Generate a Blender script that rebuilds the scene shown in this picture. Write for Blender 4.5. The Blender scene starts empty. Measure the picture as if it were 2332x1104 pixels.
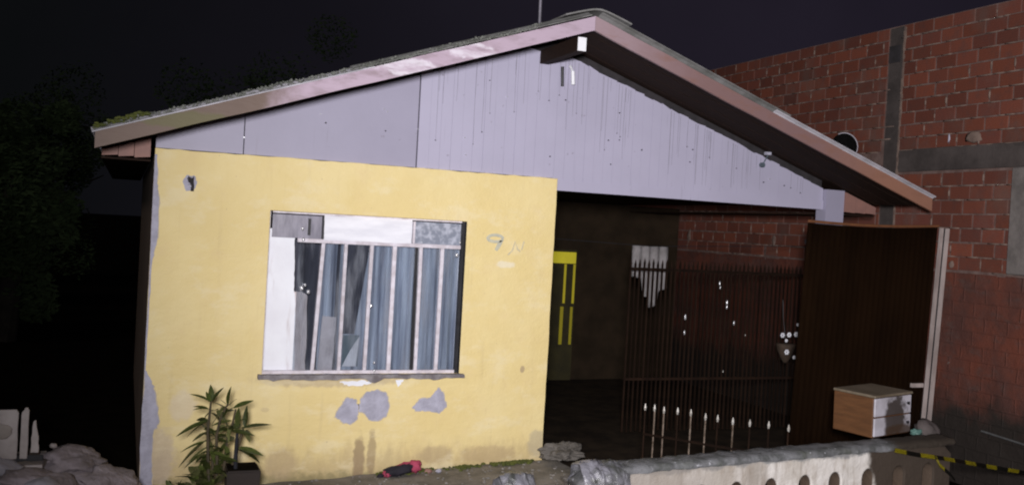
import bpy, bmesh, math, random
from mathutils import Vector, Matrix, noise as mnoise
random.seed(7)
R = random.uniform
scene = bpy.context.scene
COL = scene.collection

# ------------------------------------------------------------------ camera, world, lamp, exposure
def cam_axes(yaw, pitch, roll):
    cy, sy, cp, sp = math.cos(yaw), math.sin(yaw), math.cos(pitch), math.sin(pitch)
    f = Vector((sy*cp, cy*cp, sp)); r = Vector((cy, -sy, 0)); u = r.cross(f)
    c, s = math.cos(roll), math.sin(roll)
    return c*r + s*u, -s*r + c*u, f
cam_r, cam_u, cam_f = cam_axes(.382104, -.0159912, .0553678)
cam_data = bpy.data.cameras.new('camera')
cam_data.sensor_width = 36; cam_data.lens = 2187.2/2332*36
cam_data.clip_start = .05; cam_data.clip_end = 600
cam = bpy.data.objects.new('camera', cam_data); COL.objects.link(cam)
M = Matrix((cam_r, cam_u, -cam_f)).transposed().to_4x4()
M.translation = (-.1836, -8.0941, 2.08298)
cam.matrix_world = M
scene.camera = cam

world = bpy.data.worlds.new('World'); scene.world = world; world.use_nodes = True
wn = world.node_tree; bgn = wn.nodes['Background']
sky = wn.nodes.new('ShaderNodeTexSky'); sky.sky_type = 'NISHITA'; sky.sun_disc = False
sky.sun_elevation = math.radians(-6); sky.sun_rotation = math.radians(150)
mixw = wn.nodes.new('ShaderNodeMixRGB'); mixw.blend_type = 'ADD'; mixw.inputs[0].default_value = 1
wtc = wn.nodes.new('ShaderNodeTexCoord'); wsx = wn.nodes.new('ShaderNodeSeparateXYZ'); wmr = wn.nodes.new('ShaderNodeMapRange')
wmx = wn.nodes.new('ShaderNodeMixRGB'); wmx.inputs[1].default_value = (.026, .029, .034, 1); wmx.inputs[2].default_value = (.094, .076, .128, 1)
wmr.inputs[1].default_value = -.1; wmr.inputs[2].default_value = .6            # town glow on low cloud, stronger to the right
wn.links.new(wtc.outputs['Generated'], wsx.inputs[0]); wn.links.new(wsx.outputs[0], wmr.inputs[0]); wn.links.new(wmr.outputs[0], wmx.inputs[0])
wno = wn.nodes.new('ShaderNodeTexNoise'); wno.inputs['Scale'].default_value = 2.2; wno.inputs['Detail'].default_value = 5
wcm = wn.nodes.new('ShaderNodeMapRange'); wcm.inputs[1].default_value = .3; wcm.inputs[2].default_value = .7; wcm.inputs[3].default_value = .78; wcm.inputs[4].default_value = 1.22
wmu = wn.nodes.new('ShaderNodeVectorMath'); wmu.operation = 'SCALE'
wn.links.new(wtc.outputs['Generated'], wno.inputs['Vector']); wn.links.new(wno.outputs['Fac'], wcm.inputs[0])
wn.links.new(wmx.outputs[0], wmu.inputs[0]); wn.links.new(wcm.outputs[0], wmu.inputs['Scale'])
wn.links.new(wmu.outputs[0], mixw.inputs[2])                                   # faint uneven cloud
wn.links.new(sky.outputs[0], mixw.inputs[1]); wn.links.new(mixw.outputs[0], bgn.inputs['Color'])
bgn.inputs['Strength'].default_value = .14

lamp = bpy.data.lights.new('floodlight', 'SPOT')
lamp.energy = 4150; lamp.color = (1, .975, .97); lamp.spot_size = math.radians(95); lamp.spot_blend = 1
lamp.shadow_soft_size = .3
lo = bpy.data.objects.new('floodlight', lamp); COL.objects.link(lo)
lo.location = (-.5, -8.75, 2.5)
lo.rotation_euler = (Vector((5.9, 0, 2.55)) - lo.location).to_track_quat('-Z', 'Y').to_euler()

fill_sun = bpy.data.lights.new('fill_sun', 'SUN'); fill_sun.energy = .2; fill_sun.color = (1, .96, .92); fill_sun.angle = math.radians(12)  # faint fill sun, added only to lift the unlit dark areas
mo = bpy.data.objects.new('fill_sun', fill_sun); COL.objects.link(mo); mo.location = (-10, -12, 14)
mo.rotation_euler = Vector((.62, .55, -.56)).to_track_quat('-Z', 'Y').to_euler()

scene.view_settings.view_transform = 'Standard'; scene.view_settings.look = 'None'
scene.view_settings.exposure = 0; scene.view_settings.gamma = 1
scene.view_settings.use_curve_mapping = False
scene.render.filter_size = 1.9
try:
    scene.cycles.use_denoising = True
    scene.cycles.max_bounces = 6; scene.cycles.filter_width = 2.1
except Exception: pass

# ------------------------------------------------------------------ helpers
def link(name, me, mat, parent=None, smooth=False, loc=None):
    o = bpy.data.objects.new(name, me); COL.objects.link(o)
    mats = mat if isinstance(mat, (list, tuple)) else [mat]
    if not me.materials:
        for m in mats: me.materials.append(m)
    if smooth:
        for p in me.polygons: p.use_smooth = True
    if parent: o.parent = parent
    if loc: o.location = loc
    return o
def obj(name, bm, mat, parent=None, smooth=False, loc=None):
    me = bpy.data.meshes.new(name); bm.normal_update(); bm.to_mesh(me); bm.free()
    return link(name, me, mat, parent, smooth, loc)
def thing(name, label, cat, loc=(0,0,0), group=None):
    o = bpy.data.objects.new(name, None); COL.objects.link(o); o.location = loc
    o.empty_display_size = .2
    return tag(o, label, cat, group)
def tag(o, label, cat, group=None, kind=None):
    o['label'] = label; o['category'] = cat
    if group: o['group'] = group
    if kind: o['kind'] = kind
    return o
def box(bm, x0, x1, y0, y1, z0, z1, mi=0):
    v = [bm.verts.new(p) for p in ((x0,y0,z0),(x1,y0,z0),(x1,y1,z0),(x0,y1,z0),(x0,y0,z1),(x1,y0,z1),(x1,y1,z1),(x0,y1,z1))]
    fs = []
    for q in ((3,2,1,0),(4,5,6,7),(0,1,5,4),(1,2,6,5),(2,3,7,6),(3,0,4,7)):
        f = bm.faces.new([v[i] for i in q]); f.material_index = mi; fs.append(f)
    return v
def boxbm(*a, bevel=0):
    bm = bmesh.new(); box(bm, *a)
    if bevel: bmesh.ops.bevel(bm, geom=bm.edges[:], offset=bevel, segments=1, affect='EDGES')
    return bm
def prism(bm, pts, y0, y1, mi=0):
    """polygon of (x, z) points (any order), extruded from y0 (front) to y1"""
    a = [bm.verts.new((x, y0, z)) for x, z in pts]; b = [bm.verts.new((x, y1, z)) for x, z in pts]
    n = len(pts)
    fs = [bm.faces.new(a), bm.faces.new(b[::-1])]
    for i in range(n):
        j = (i+1) % n
        fs.append(bm.faces.new((a[j], a[i], b[i], b[j])))
    for f in fs: f.material_index = mi
    bmesh.ops.recalc_face_normals(bm, faces=fs)
def tube(bm, pts, rad, n=8, cap=True, mi=0):
    pts = [Vector(p) for p in pts]; rings = []
    for i, p in enumerate(pts):
        d = (pts[min(i+1, len(pts)-1)] - pts[max(i-1, 0)]).normalized()
        a = d.orthogonal().normalized() if i == 0 else (a - d*a.dot(d)).normalized()
        b = d.cross(a); r = rad[i] if isinstance(rad, (list, tuple)) else rad
        rings.append([bm.verts.new(p + r*(math.cos(t)*a + math.sin(t)*b)) for t in [2*math.pi*k/n for k in range(n)]])
    for i in range(len(rings)-1):
        for k in range(n):
            f = bm.faces.new((rings[i][k], rings[i][(k+1)%n], rings[i+1][(k+1)%n], rings[i+1][k])); f.material_index = mi
    if cap:
        bm.faces.new(rings[0][::-1]).material_index = mi; bm.faces.new(rings[-1]).material_index = mi
def curve_mesh(loops, y0, y1, bevel=0):
    """flat (x, z) outlines with holes, thickened from y0 to y1 by Blender's 2D curve fill"""
    cu = bpy.data.curves.new('outline', 'CURVE'); cu.dimensions = '2D'; cu.fill_mode = 'BOTH'
    cu.extrude = (y1-y0)/2 - bevel; cu.bevel_depth = bevel; cu.bevel_resolution = 1; cu.offset = -bevel
    for lp in loops:
        s = cu.splines.new('POLY'); s.points.add(len(lp)-1); s.use_cyclic_u = True
        for p, (x, z) in zip(s.points, lp): p.co = (x, z, 0, 1)
    o = bpy.data.objects.new('outline', cu); COL.objects.link(o)
    dg = bpy.context.evaluated_depsgraph_get(); me = bpy.data.meshes.new_from_object(o.evaluated_get(dg))
    bpy.data.objects.remove(o); bpy.data.curves.remove(cu)
    T = Matrix(((1,0,0,0),(0,0,-1,(y0+y1)/2),(0,1,0,0),(0,0,0,1)))
    me.transform(T); me.materials.clear()
    return me
def sub(a, b, n, jit=0):
    return [(a[0]+(b[0]-a[0])*i/n + (R(-jit,jit) if i else 0), a[1]+(b[1]-a[1])*i/n + (R(-jit,jit) if i else 0)) for i in range(n)]
def ragged(pts, n=4, jit=.005):
    out = []
    for i in range(len(pts)): out += sub(pts[i], pts[(i+1)%len(pts)], n, jit)
    return out
def blob(rx, ry, rz, amp, freq, seed, sub_=3, flat=None):
    bm = bmesh.new(); bmesh.ops.create_icosphere(bm, subdivisions=sub_, radius=1)
    o = Vector((seed*7.3, seed*3.1, seed*1.7))
    for v in bm.verts:
        n = mnoise.fractal(v.co*freq + o, 1.0, 2.0, 4)
        rdg = abs(mnoise.noise(v.co*freq*1.7 + o))
        v.co *= 1 + amp*n - amp*.8*rdg
        v.co = Vector((v.co.x*rx, v.co.y*ry, v.co.z*rz))
        if flat is not None and v.co.z < flat: v.co.z = flat
    return bm

# ------------------------------------------------------------------ materials
class NT:
    def __init__(s, name):
        s.m = bpy.data.materials.new(name); s.m.use_nodes = True
        s.t = s.m.node_tree; s.b = s.t.nodes['Principled BSDF']
        s.P = s.n('ShaderNodeTexCoord').outputs['Object']
    def n(s, t, **k):
        nd = s.t.nodes.new(t)
        for a, v in k.items(): setattr(nd, a, v)
        return nd
    def put(s, sock, v):
        if hasattr(v, 'is_output'): s.t.links.new(v, sock)
        else: sock.default_value = v
    def math(s, op, a, b=0, clamp=False):
        nd = s.n('ShaderNodeMath', operation=op, use_clamp=clamp); s.put(nd.inputs[0], a); s.put(nd.inputs[1], b); return nd.outputs[0]
    def scale(s, v):
        nd = s.n('ShaderNodeVectorMath', operation='MULTIPLY'); s.t.links.new(s.P, nd.inputs[0]); nd.inputs[1].default_value = v; return nd.outputs[0]
    def noise(s, sc, det=4, vec=None, rough=.6, dist=0):
        nd = s.n('ShaderNodeTexNoise'); s.put(nd.inputs['Scale'], sc); nd.inputs['Detail'].default_value = det
        nd.inputs['Roughness'].default_value = rough; nd.inputs['Distortion'].default_value = dist
        s.t.links.new(vec if vec else s.P, nd.inputs['Vector']); return nd.outputs['Fac']
    def ramp(s, v, a, b, o0=0., o1=1.):
        nd = s.n('ShaderNodeMapRange', interpolation_type='SMOOTHSTEP'); s.put(nd.inputs[0], v)
        nd.inputs[1].default_value = a; nd.inputs[2].default_value = b; nd.inputs[3].default_value = o0; nd.inputs[4].default_value = o1
        return nd.outputs[0]
    def mix(s, f, a, b):
        nd = s.n('ShaderNodeMixRGB'); s.put(nd.inputs[0], f)
        for i, c in ((1, a), (2, b)): s.put(nd.inputs[i], c if hasattr(c, 'is_output') else (*c[:3], 1))
        return nd.outputs[0]
    def xyz(s):
        nd = s.n('ShaderNodeSeparateXYZ'); s.t.links.new(s.P, nd.inputs[0]); return nd.outputs
    def ell(s, cx, cz, rx, rz, amp=.6, sc=14, soft=.5):
        """a soft ragged-edged mask for wear or for painted shade and highlights, centred on (cx, cz)"""
        x, _, z = s.xyz()
        a = s.math('DIVIDE', s.math('SUBTRACT', x, cx), rx); b = s.math('DIVIDE', s.math('SUBTRACT', z, cz), rz)
        d = s.math('SQRT', s.math('ADD', s.math('MULTIPLY', a, a), s.math('MULTIPLY', b, b)))
        d = s.math('ADD', d, s.math('MULTIPLY', s.math('SUBTRACT', s.noise(sc, 5), .5), amp*2))
        return s.ramp(d, 1+soft/2, 1-soft/2)
    def bump(s, h, strength=.3, dist=.01):
        nd = s.n('ShaderNodeBump'); nd.inputs['Strength'].default_value = strength; nd.inputs['Distance'].default_value = dist
        s.put(nd.inputs['Height'], h); s.t.links.new(nd.outputs[0], s.b.inputs['Normal'])
    def done(s, col, rough=.7, metal=0, spec=.4):
        c = col if hasattr(col, 'is_output') else (*col[:3], 1)
        s.put(s.b.inputs['Base Color'], c); s.put(s.b.inputs['Roughness'], rough); s.b.inputs['Metallic'].default_value = metal
        s.b.inputs['Specular IOR Level'].default_value = spec
        return s.m
def simple(name, c1, c2, sc=6, rough=.7, bump=.2, bsc=40, metal=0, spec=.4, rnd=0, stretch=None, bdist=.006):
    t = NT(name); v = t.scale(stretch) if stretch else None
    f = t.ramp(t.noise(sc, 6, v), .3, .7); col = t.mix(f, c1, c2)
    if rnd:
        oi = t.n('ShaderNodeObjectInfo').outputs['Random']
        hs = t.n('ShaderNodeHueSaturation'); t.t.links.new(col, hs.inputs['Color']); t.put(hs.inputs['Value'], t.ramp(oi, 0, 1, 1-rnd, 1+rnd)); col = hs.outputs[0]
    t.bump(t.noise(bsc, 6, v), bump, bdist)
    return t.done(col, rough, metal, spec)

def yellow_mat():
    t = NT('yellow_plaster_paint'); x, y, z = t.xyz()
    col = t.mix(t.ramp(t.noise(1.3, 4), .35, .65), (.78,.635,.325), (.745,.59,.275))
    col = t.mix(t.math('MULTIPLY', t.ramp(t.noise(5, 6), .5, .8), .35), col, (.70,.53,.30))
    # rain-washed vertical grime
    st = t.ramp(t.noise(1, 5, t.scale((16, 1, .9))), .55, .85)
    col = t.mix(t.math('MULTIPLY', st, .3), col, (.45,.34,.19))
    # ground splash dirt: height mask broken by noise
    h = t.math('ADD', z, t.math('MULTIPLY', t.noise(7, 6, t.scale((1.6,1,.7))), -.42))
    g = t.ramp(h, .0, -.27)
    col = t.mix(t.math('MULTIPLY', g, .5), col, (.36,.26,.15))
    h2 = t.math('ADD', z, t.math('MULTIPLY', t.noise(18, 5), -.16))
    col = t.mix(t.math('MULTIPLY', t.ramp(h2, -.12, -.22), .6), col, (.12,.11,.05))
    for cx, cz, rx, rz, k, c in ((1.76,.02,.05,.20,.7,(.24,.16,.10)), (1.87,.06,.04,.19,.6,(.26,.18,.11)), (1.1,.0,.13,.13,.4,(.42,.31,.20)),  # the spot right of the pot paints in its soft shadow
            (3.42,.10,.08,.13,.6,(.42,.36,.26)), (2.95,.02,.26,.08,.45,(.38,.27,.16)), (2.45,.03,.16,.08,.45,(.36,.26,.16)),
            (.14,.10,.12,.22,.6,(.50,.40,.33)), (.30,.50,.10,.12,.35,(.66,.58,.56)), (1.5,.70,.62,.055,.55,(.42,.33,.24)),
            (3.24,.79,.022,.03,.7,(.35,.26,.18)), (.95,.46,.03,.02,.3,(.4,.3,.2)), (3.02,1.74,.09,.03,.5,(.80,.76,.68))):
        col = t.mix(t.math('MULTIPLY', t.ell(cx, cz, rx, rz), k), col, c)
    col = t.mix(t.math('MULTIPLY', t.ramp(t.noise(2.2, 5, t.scale((1, 1, 1.8)), .7), .50, .66), .36), col, (.82,.72,.50))
    # pin holes and chips
    col = t.mix(t.ramp(t.noise(26, 2), .735, .77), col, (.42,.33,.22))
    t.bump(t.math('ADD', t.math('MULTIPLY', t.noise(4, 5, t.scale((1,1,1.6))), 1.), t.math('MULTIPLY', t.noise(60, 5), .25)), .5, .03)
    return t.done(col, .62)
def lavender_mat(name, base, dark):
    t = NT(name); x, y, z = t.xyz()
    g = t.n('ShaderNodeNewGeometry').outputs['Position']
    col = t.mix(t.ramp(t.noise(1.5, 4, g), .3, .7), base, tuple(c*.93 for c in base))
    sc = t.n('ShaderNodeVectorMath', operation='MULTIPLY'); t.t.links.new(g, sc.inputs[0]); sc.inputs[1].default_value = (30, 1, .7)
    lines = t.ramp(t.noise(1, 3, sc.outputs[0]), .62, .74)
    mask = t.ramp(t.noise(2.2, 3, g), .42, .62)
    col = t.mix(t.math('MULTIPLY', t.math('MULTIPLY', lines, mask), .55), col, dark)
    spot = t.ramp(t.noise(17, 2, g), .72, .76)
    col = t.mix(t.math('MULTIPLY', spot, .4), col, dark)
    t.bump(t.noise(30, 5, g), .12, .006)
    return t.done(col, .5)
def verge_mat(name, a, b, olive):
    t = NT(name); x, y, z = t.xyz()
    xx = t.math('ADD', x, t.math('MULTIPLY', t.noise(3, 5), .7))
    col = t.mix(t.ramp(xx, 1.05, 1.35), b, a) if olive else t.mix(t.ramp(xx, 5.9, 7.1), t.mix(t.ramp(xx, 3.6, 5.0), a, (.205,.125,.125)), b)
    col = t.mix(t.math('MULTIPLY', t.ramp(t.noise(4, 6, t.scale((1,1,3))), .45, .75), .5), col, tuple(c*.8 for c in b))
    if olive:
        col = t.mix(t.math('MULTIPLY', t.ell(.2, 2.72, .5, .06, .7, 8), .6), col, (.12,.12,.045))
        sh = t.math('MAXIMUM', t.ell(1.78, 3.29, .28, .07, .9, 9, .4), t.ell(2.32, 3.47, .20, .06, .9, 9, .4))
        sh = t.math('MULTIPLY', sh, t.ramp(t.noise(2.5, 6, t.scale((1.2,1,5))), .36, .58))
        col = t.mix(t.math('MULTIPLY', sh, .6), col, (.78,.75,.84))  # lamp highlight on the board painted in as pale streaks
    t.bump(t.noise(9, 5, t.scale((1,1,4))), .35, .012)
    return t.done(col, .55, 0, .22)
def window_white_mat():
    t = NT('flaking_white_board'); x, y, z = t.xyz()
    col = t.mix(t.ramp(t.noise(3, 4), .35, .65), (.84,.85,.93), (.78,.78,.86))
    col = t.mix(t.math('MULTIPLY', t.ramp(t.noise(3, 5, t.scale((2.5,1,.5))), .56, .72), .6), col, (.52,.45,.47))
    t.bump(t.noise(20, 4), .2, .006)
    return t.done(col, .55)
def garden_wall_mat():
    t = NT('flaked_white_wall'); x, y, z = t.xyz()
    zz = t.math('SUBTRACT', z, t.math('MULTIPLY', t.math('SUBTRACT', x, 4.7), .035))
    col = t.mix(t.ramp(t.noise(2.6, 5), .35, .65), (.62,.585,.57), (.46,.42,.385))
    col = t.mix(t.math('MULTIPLY', t.ramp(t.noise(5, 6, t.scale((2.2,1,.7))), .46, .68), .7), col, (.30,.25,.21))
    col = t.mix(t.math('MULTIPLY', t.ramp(t.noise(1, 5, t.scale((11,1,1.3))), .50, .70), .6), col, (.20,.165,.135))
    edge = t.math('ADD', zz, t.math('MULTIPLY', t.math('SUBTRACT', t.noise(7, 5), .5), .13))
    col = t.mix(t.ramp(edge, .425, .455), col, (.22,.215,.22))             # bare cement along the top
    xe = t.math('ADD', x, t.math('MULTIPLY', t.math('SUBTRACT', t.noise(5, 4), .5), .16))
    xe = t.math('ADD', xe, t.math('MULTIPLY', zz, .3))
    col = t.mix(t.ramp(xe, 5.40, 5.46), col, (.045,.032,.024))             # cast shadow over the right end, painted in as dark brown
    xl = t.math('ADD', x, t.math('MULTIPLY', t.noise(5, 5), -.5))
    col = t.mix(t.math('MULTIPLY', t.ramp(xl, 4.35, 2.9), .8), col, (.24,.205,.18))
    col = t.mix(t.ramp(y, -2.192, -2.180), col, (.085,.058,.042))            # paint only on the street face
    t.bump(t.math('ADD', t.noise(9, 6), t.math('MULTIPLY', t.noise(50, 4), .4)), .6, .02)
    return t.done(col, .85)
def coping_mat():
    t = NT('mossy_cement'); x, y, z = t.xyz()
    col = t.mix(t.ramp(t.noise(8, 8), .35, .65), (.165,.165,.18), (.065,.067,.068))
    col = t.mix(t.math('MULTIPLY', t.ramp(t.noise(3.5, 6), .5, .7), .7), col, (.085,.09,.075))
    col = t.mix(t.ramp(t.noise(19, 4), .64, .72), col, (.42,.42,.47))
    xe = t.math('ADD', x, t.math('MULTIPLY', t.math('SUBTRACT', t.noise(5, 4), .5), .2))
    col = t.mix(t.ramp(xe, 5.45, 5.6), col, (.03,.022,.016))  # the wall end's shadow, painted across the coping as well
    t.bump(t.math('ADD', t.noise(14, 8), t.math('MULTIPLY', t.noise(60, 4), .3)), .9, .02)
    return t.done(col, .8)
def chest_front_mat():
    t = NT('white_drawer_painted_shadow'); x, y, z = t.xyz()
    col = t.mix(t.ramp(t.noise(6, 4), .4, .6), (.44,.42,.48), (.36,.34,.385))
    col = t.mix(t.math('MULTIPLY', t.ell(.03, .155, .14, .17, .7, 11), .93), col, (.034,.024,.019))  # dark blotch of a cast shadow painted onto the drawer fronts
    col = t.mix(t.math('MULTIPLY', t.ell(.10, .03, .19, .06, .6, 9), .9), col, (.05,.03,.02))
    t.bump(t.noise(30, 4), .15, .005)
    return t.done(col, .6, 0, .15)
def brick_mat(name, rnd=.17):
    t = NT(name)
    oi = t.n('ShaderNodeObjectInfo').outputs['Random']
    g = t.n('ShaderNodeNewGeometry').outputs['Position']
    col = t.mix(oi, (.148,.041,.023), (.112,.034,.024))
    col = t.mix(t.math('MULTIPLY', t.ramp(t.noise(9, 6, g), .45, .75), .55), col, (.085,.038,.032))
    col = t.mix(t.math('MULTIPLY', t.ramp(t.noise(2.0, 5, g), .5, .72), .5), col, (.11,.075,.065))
    hs = t.n('ShaderNodeHueSaturation'); t.t.links.new(col, hs.inputs['Color'])
    t.put(hs.inputs['Value'], t.ramp(t.math('FRACT', t.math('MULTIPLY', oi, 7.13)), 0, 1, 1-rnd, 1+rnd))
    ridges = t.n('ShaderNodeTexWave', bands_direction='Z'); ridges.inputs['Scale'].default_value = 12; ridges.inputs['Distortion'].default_value = 1.2
    t.t.links.new(g, ridges.inputs['Vector'])
    t.bump(t.math('ADD', t.math('MULTIPLY', ridges.outputs['Fac'], .5), t.noise(40, 5, g)), .4, .008)
    return t.done(hs.outputs[0], .75)
def emit_mat(name, c, s):
    t = NT(name); col = t.mix(t.ramp(t.noise(4, 3), .35, .65), c, tuple(k*.8 for k in c))
    t.put(t.b.inputs['Emission Color'], col); t.b.inputs['Emission Strength'].default_value = s
    return t.done(c, .6)
def glass_mat(name, tint, mixf, rough=.04):
    t = NT(name); tr = t.n('ShaderNodeBsdfTransparent'); tr.inputs[0].default_value = (*tint, 1)
    gl = t.n('ShaderNodeBsdfGlossy'); gl.inputs['Roughness'].default_value = rough; gl.inputs['Color'].default_value = (.9,.92,1,1)
    df = t.n('ShaderNodeBsdfDiffuse'); df.inputs['Color'].default_value = (.45,.47,.55,1)
    m1 = t.n('ShaderNodeMixShader'); m1.inputs[0].default_value = .07
    m2 = t.n('ShaderNodeMixShader'); t.put(m2.inputs[0], t.ramp(t.noise(3, 6, t.scale((4,1,.5))), .45, .8, .012, mixf))
    t.t.links.new(tr.outputs[0], m1.inputs[1]); t.t.links.new(gl.outputs[0], m1.inputs[2])
    t.t.links.new(m1.outputs[0], m2.inputs[1]); t.t.links.new(df.outputs[0], m2.inputs[2])
    t.t.links.new(m2.outputs[0], t.t.nodes['Material Output'].inputs[0])
    return t.m
def frosted_mat(name, a, b):
    t = NT(name); col = t.mix(t.ramp(t.noise(16, 3), .42, .66), a, b)
    col = t.mix(t.ramp(t.noise(15, 2), .69, .74), col, (.70,.72,.80))
    t.bump(t.noise(22, 3), .5, .01)
    return t.done(col, .2, 0, .5)

YEL = yellow_mat()
LAV = lavender_mat('lavender_board_paint', (.435,.412,.545), (.17,.15,.19))
LAV2 = lavender_mat('lavender_panel_paint', (.345,.325,.435), (.20,.18,.22))
PLASTER = simple('bare_lilac_plaster', (.46,.45,.56), (.33,.32,.40), 9, .85, .7, 40, bdist=.012)
RIM = simple('chipped_paint_rim', (.62,.52,.36), (.50,.43,.34), 12, .8, .5, 40)
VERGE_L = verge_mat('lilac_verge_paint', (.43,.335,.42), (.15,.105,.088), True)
VERGE_R = verge_mat('pinkish_brown_verge_paint', (.31,.225,.255), (.27,.135,.095), False)
EAVE = simple('faded_pink_board', (.30,.155,.13), (.24,.13,.115), 5, .6, .2, 30)
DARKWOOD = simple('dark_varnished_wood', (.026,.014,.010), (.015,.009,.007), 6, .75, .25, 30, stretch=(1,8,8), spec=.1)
INNER = simple('dark_brown_inner_wall', (.034,.023,.015), (.021,.015,.010), 3, .9, .2, 30, spec=.05)  # one dark brown shared by all inner walls
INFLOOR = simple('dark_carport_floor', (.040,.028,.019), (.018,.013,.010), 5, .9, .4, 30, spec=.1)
BLACKJOINT = simple('dark_joint', (.035,.03,.035), (.02,.018,.02), 10, .9, .1, 30)
FIBRO = simple('weathered_fibre_cement', (.22,.215,.22), (.11,.11,.105), 5, .85, .5, 40)
FIBROLIGHT = simple('pale_fibre_cement', (.55,.53,.60), (.36,.35,.39), 5, .8, .4, 40)
MOSS = simple('grey_green_moss', (.20,.205,.19), (.08,.085,.075), 14, .95, .6, 50)
MOSSGREEN = simple('green_moss', (.10,.11,.02), (.05,.06,.015), 14, .95, .6, 50)
LILACMETAL = simple('worn_lilac_frame_paint', (.70,.66,.75), (.50,.45,.50), 14, .45, .25, 60, rnd=.08)
DARKMETAL = simple('dark_iron', (.03,.03,.035), (.018,.017,.02), 8, .5, .2, 50, .3)
WBOARD = window_white_mat()
WPANEL = simple('white_transom_sheet', (.85,.85,.93), (.70,.70,.79), 3, .5, .15, 20, stretch=(1,1,4))
SHARD = simple('dark_broken_cement', (.15,.135,.125), (.07,.062,.055), 7, .9, .8, 30)
CEMENT = simple('rough_cement', (.30,.28,.30), (.14,.12,.13), 9, .9, .8, 40, bdist=.015)
CURT = simple('grey_blue_curtain', (.60,.66,.80), (.20,.225,.31), 4, .9, .1, 80, stretch=(5,5,.25))  # pale and dark streaks paint in the shading of the folds
CURTD = simple('dark_blue_curtain', (.075,.077,.105), (.045,.045,.065), 4, .9, .1, 80, stretch=(6,6,1))
GLASS = glass_mat('dusty_glass', (.86,.88,.90), .34)
FROST = frosted_mat('patterned_glass', (.24,.26,.33), (.46,.48,.58))
GREYPANE = simple('grey_obscured_glass', (.30,.285,.355), (.19,.18,.23), 9, .35, .2, 25, stretch=(2,1,.6))
CHROME = simple('bright_metal', (.85,.85,.9), (.7,.7,.75), 10, .25, .05, 40, .6)
WHITE = simple('white_plastic', (.42,.375,.375), (.30,.26,.255), 6, .4, .1, 40)
WHITEPAINT = simple('bright_white_paint', (.82,.82,.88), (.7,.7,.76), 6, .5, .1, 40)
BRICK = brick_mat('red_hollow_brick')
BRICKFAR = brick_mat('red_brick_farther', .15)
MORTAR = simple('grey_mortar', (.165,.112,.102), (.10,.058,.05), 9, .9, .6, 50)
MORTARPALE = simple('pale_mortar_lump', (.215,.155,.13), (.13,.088,.075), 12, .9, .6, 50)
CONC = simple('dark_cast_concrete', (.072,.058,.056), (.038,.030,.029), 4, .9, .6, 30)
def smear_mat():
    t = NT('mortar_smeared_brickwork'); col = t.mix(t.ramp(t.noise(2.2, 7), .35, .65), (.125,.034,.020), (.075,.028,.022))
    col = t.mix(t.math('MULTIPLY', t.ramp(t.noise(5, 7, t.scale((1,1,1.8))), .5, .7), .6), col, (.075,.045,.04))
    col = t.mix(t.ramp(t.noise(14, 4), .70, .76), col, (.20,.16,.15))
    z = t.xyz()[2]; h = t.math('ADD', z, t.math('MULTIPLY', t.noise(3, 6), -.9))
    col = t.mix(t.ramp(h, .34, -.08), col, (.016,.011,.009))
    bt = t.n('ShaderNodeTexBrick'); cx = t.n('ShaderNodeCombineXYZ'); o_ = t.xyz(); t.t.links.new(o_[1], cx.inputs[0]); t.t.links.new(o_[2], cx.inputs[1])
    t.t.links.new(cx.outputs[0], bt.inputs['Vector']); bt.inputs['Scale'].default_value = 1; bt.inputs['Brick Width'].default_value = .27; bt.inputs['Row Height'].default_value = .1443; bt.inputs['Mortar Size'].default_value = .012; bt.inputs['Mortar Smooth'].default_value = .8
    t.bump(t.math('ADD', t.math('ADD', t.noise(6, 6), t.math('MULTIPLY', t.noise(40, 4), .3)), t.math('MULTIPLY', bt.outputs['Fac'], t.math('MULTIPLY', t.noise(1.5, 3), .5))), .7, .03)
    return t.done(col, .85)
SMEAR = smear_mat()
GATEM = simple('rust_brown_sheet', (.024,.0115,.0055), (.014,.007,.0035), 3, .9, .3, 30, stretch=(1,1,.3), spec=.04)
GATERIM = simple('orange_rust', (.19,.075,.03), (.13,.05,.022), 8, .7, .3, 40)
RAILW = simple('pale_pink_rail_paint', (.45,.38,.37), (.28,.23,.22), 7, .5, .2, 40, stretch=(1,1,.4))
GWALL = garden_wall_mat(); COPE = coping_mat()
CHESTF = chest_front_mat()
CHESTS = simple('orange_brown_veneer', (.120,.052,.022), (.082,.036,.016), 4, .5, .15, 30, stretch=(1,1,6))
CHESTT = simple('dusty_chest_top', (.17,.14,.105), (.10,.075,.05), 5, .6, .2, 30)
SOIL = simple('shade_darkened_soil', (.009,.007,.005), (.005,.004,.0035), 4, 1, .9, 20, bdist=.03, spec=.02)  # soil colour darkened overall to paint in the shadow on the right-hand ground
SLAB = simple('mossy_concrete_ground', (.26,.235,.215), (.13,.12,.105), 5, .9, .8, 40, bdist=.012)
HEAP = simple('grey_pink_rubble', (.32,.275,.305), (.15,.125,.13), 4, .9, .8, 25, bdist=.03)
HEAPD = simple('brown_earth_rubble', (.11,.085,.075), (.055,.042,.036), 5, .95, .8, 25, bdist=.03)
HEAPL = simple('pale_grey_rubble', (.40,.385,.45), (.25,.24,.28), 4, .85, .6, 25, bdist=.02)
LEAF = simple('dark_green_leaf', (.068,.082,.020), (.036,.048,.012), 5, .42, .15, 40, rnd=.4)
LEAFL = simple('olive_leaf', (.12,.125,.045), (.07,.075,.028), 5, .45, .15, 40, rnd=.3)
STEM = simple('brown_plant_stem', (.075,.055,.03), (.04,.032,.018), 9, .7, .3, 40)
POT = simple('dark_brown_pot', (.022,.014,.012), (.014,.010,.009), 6, .6, .2, 30)
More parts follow.
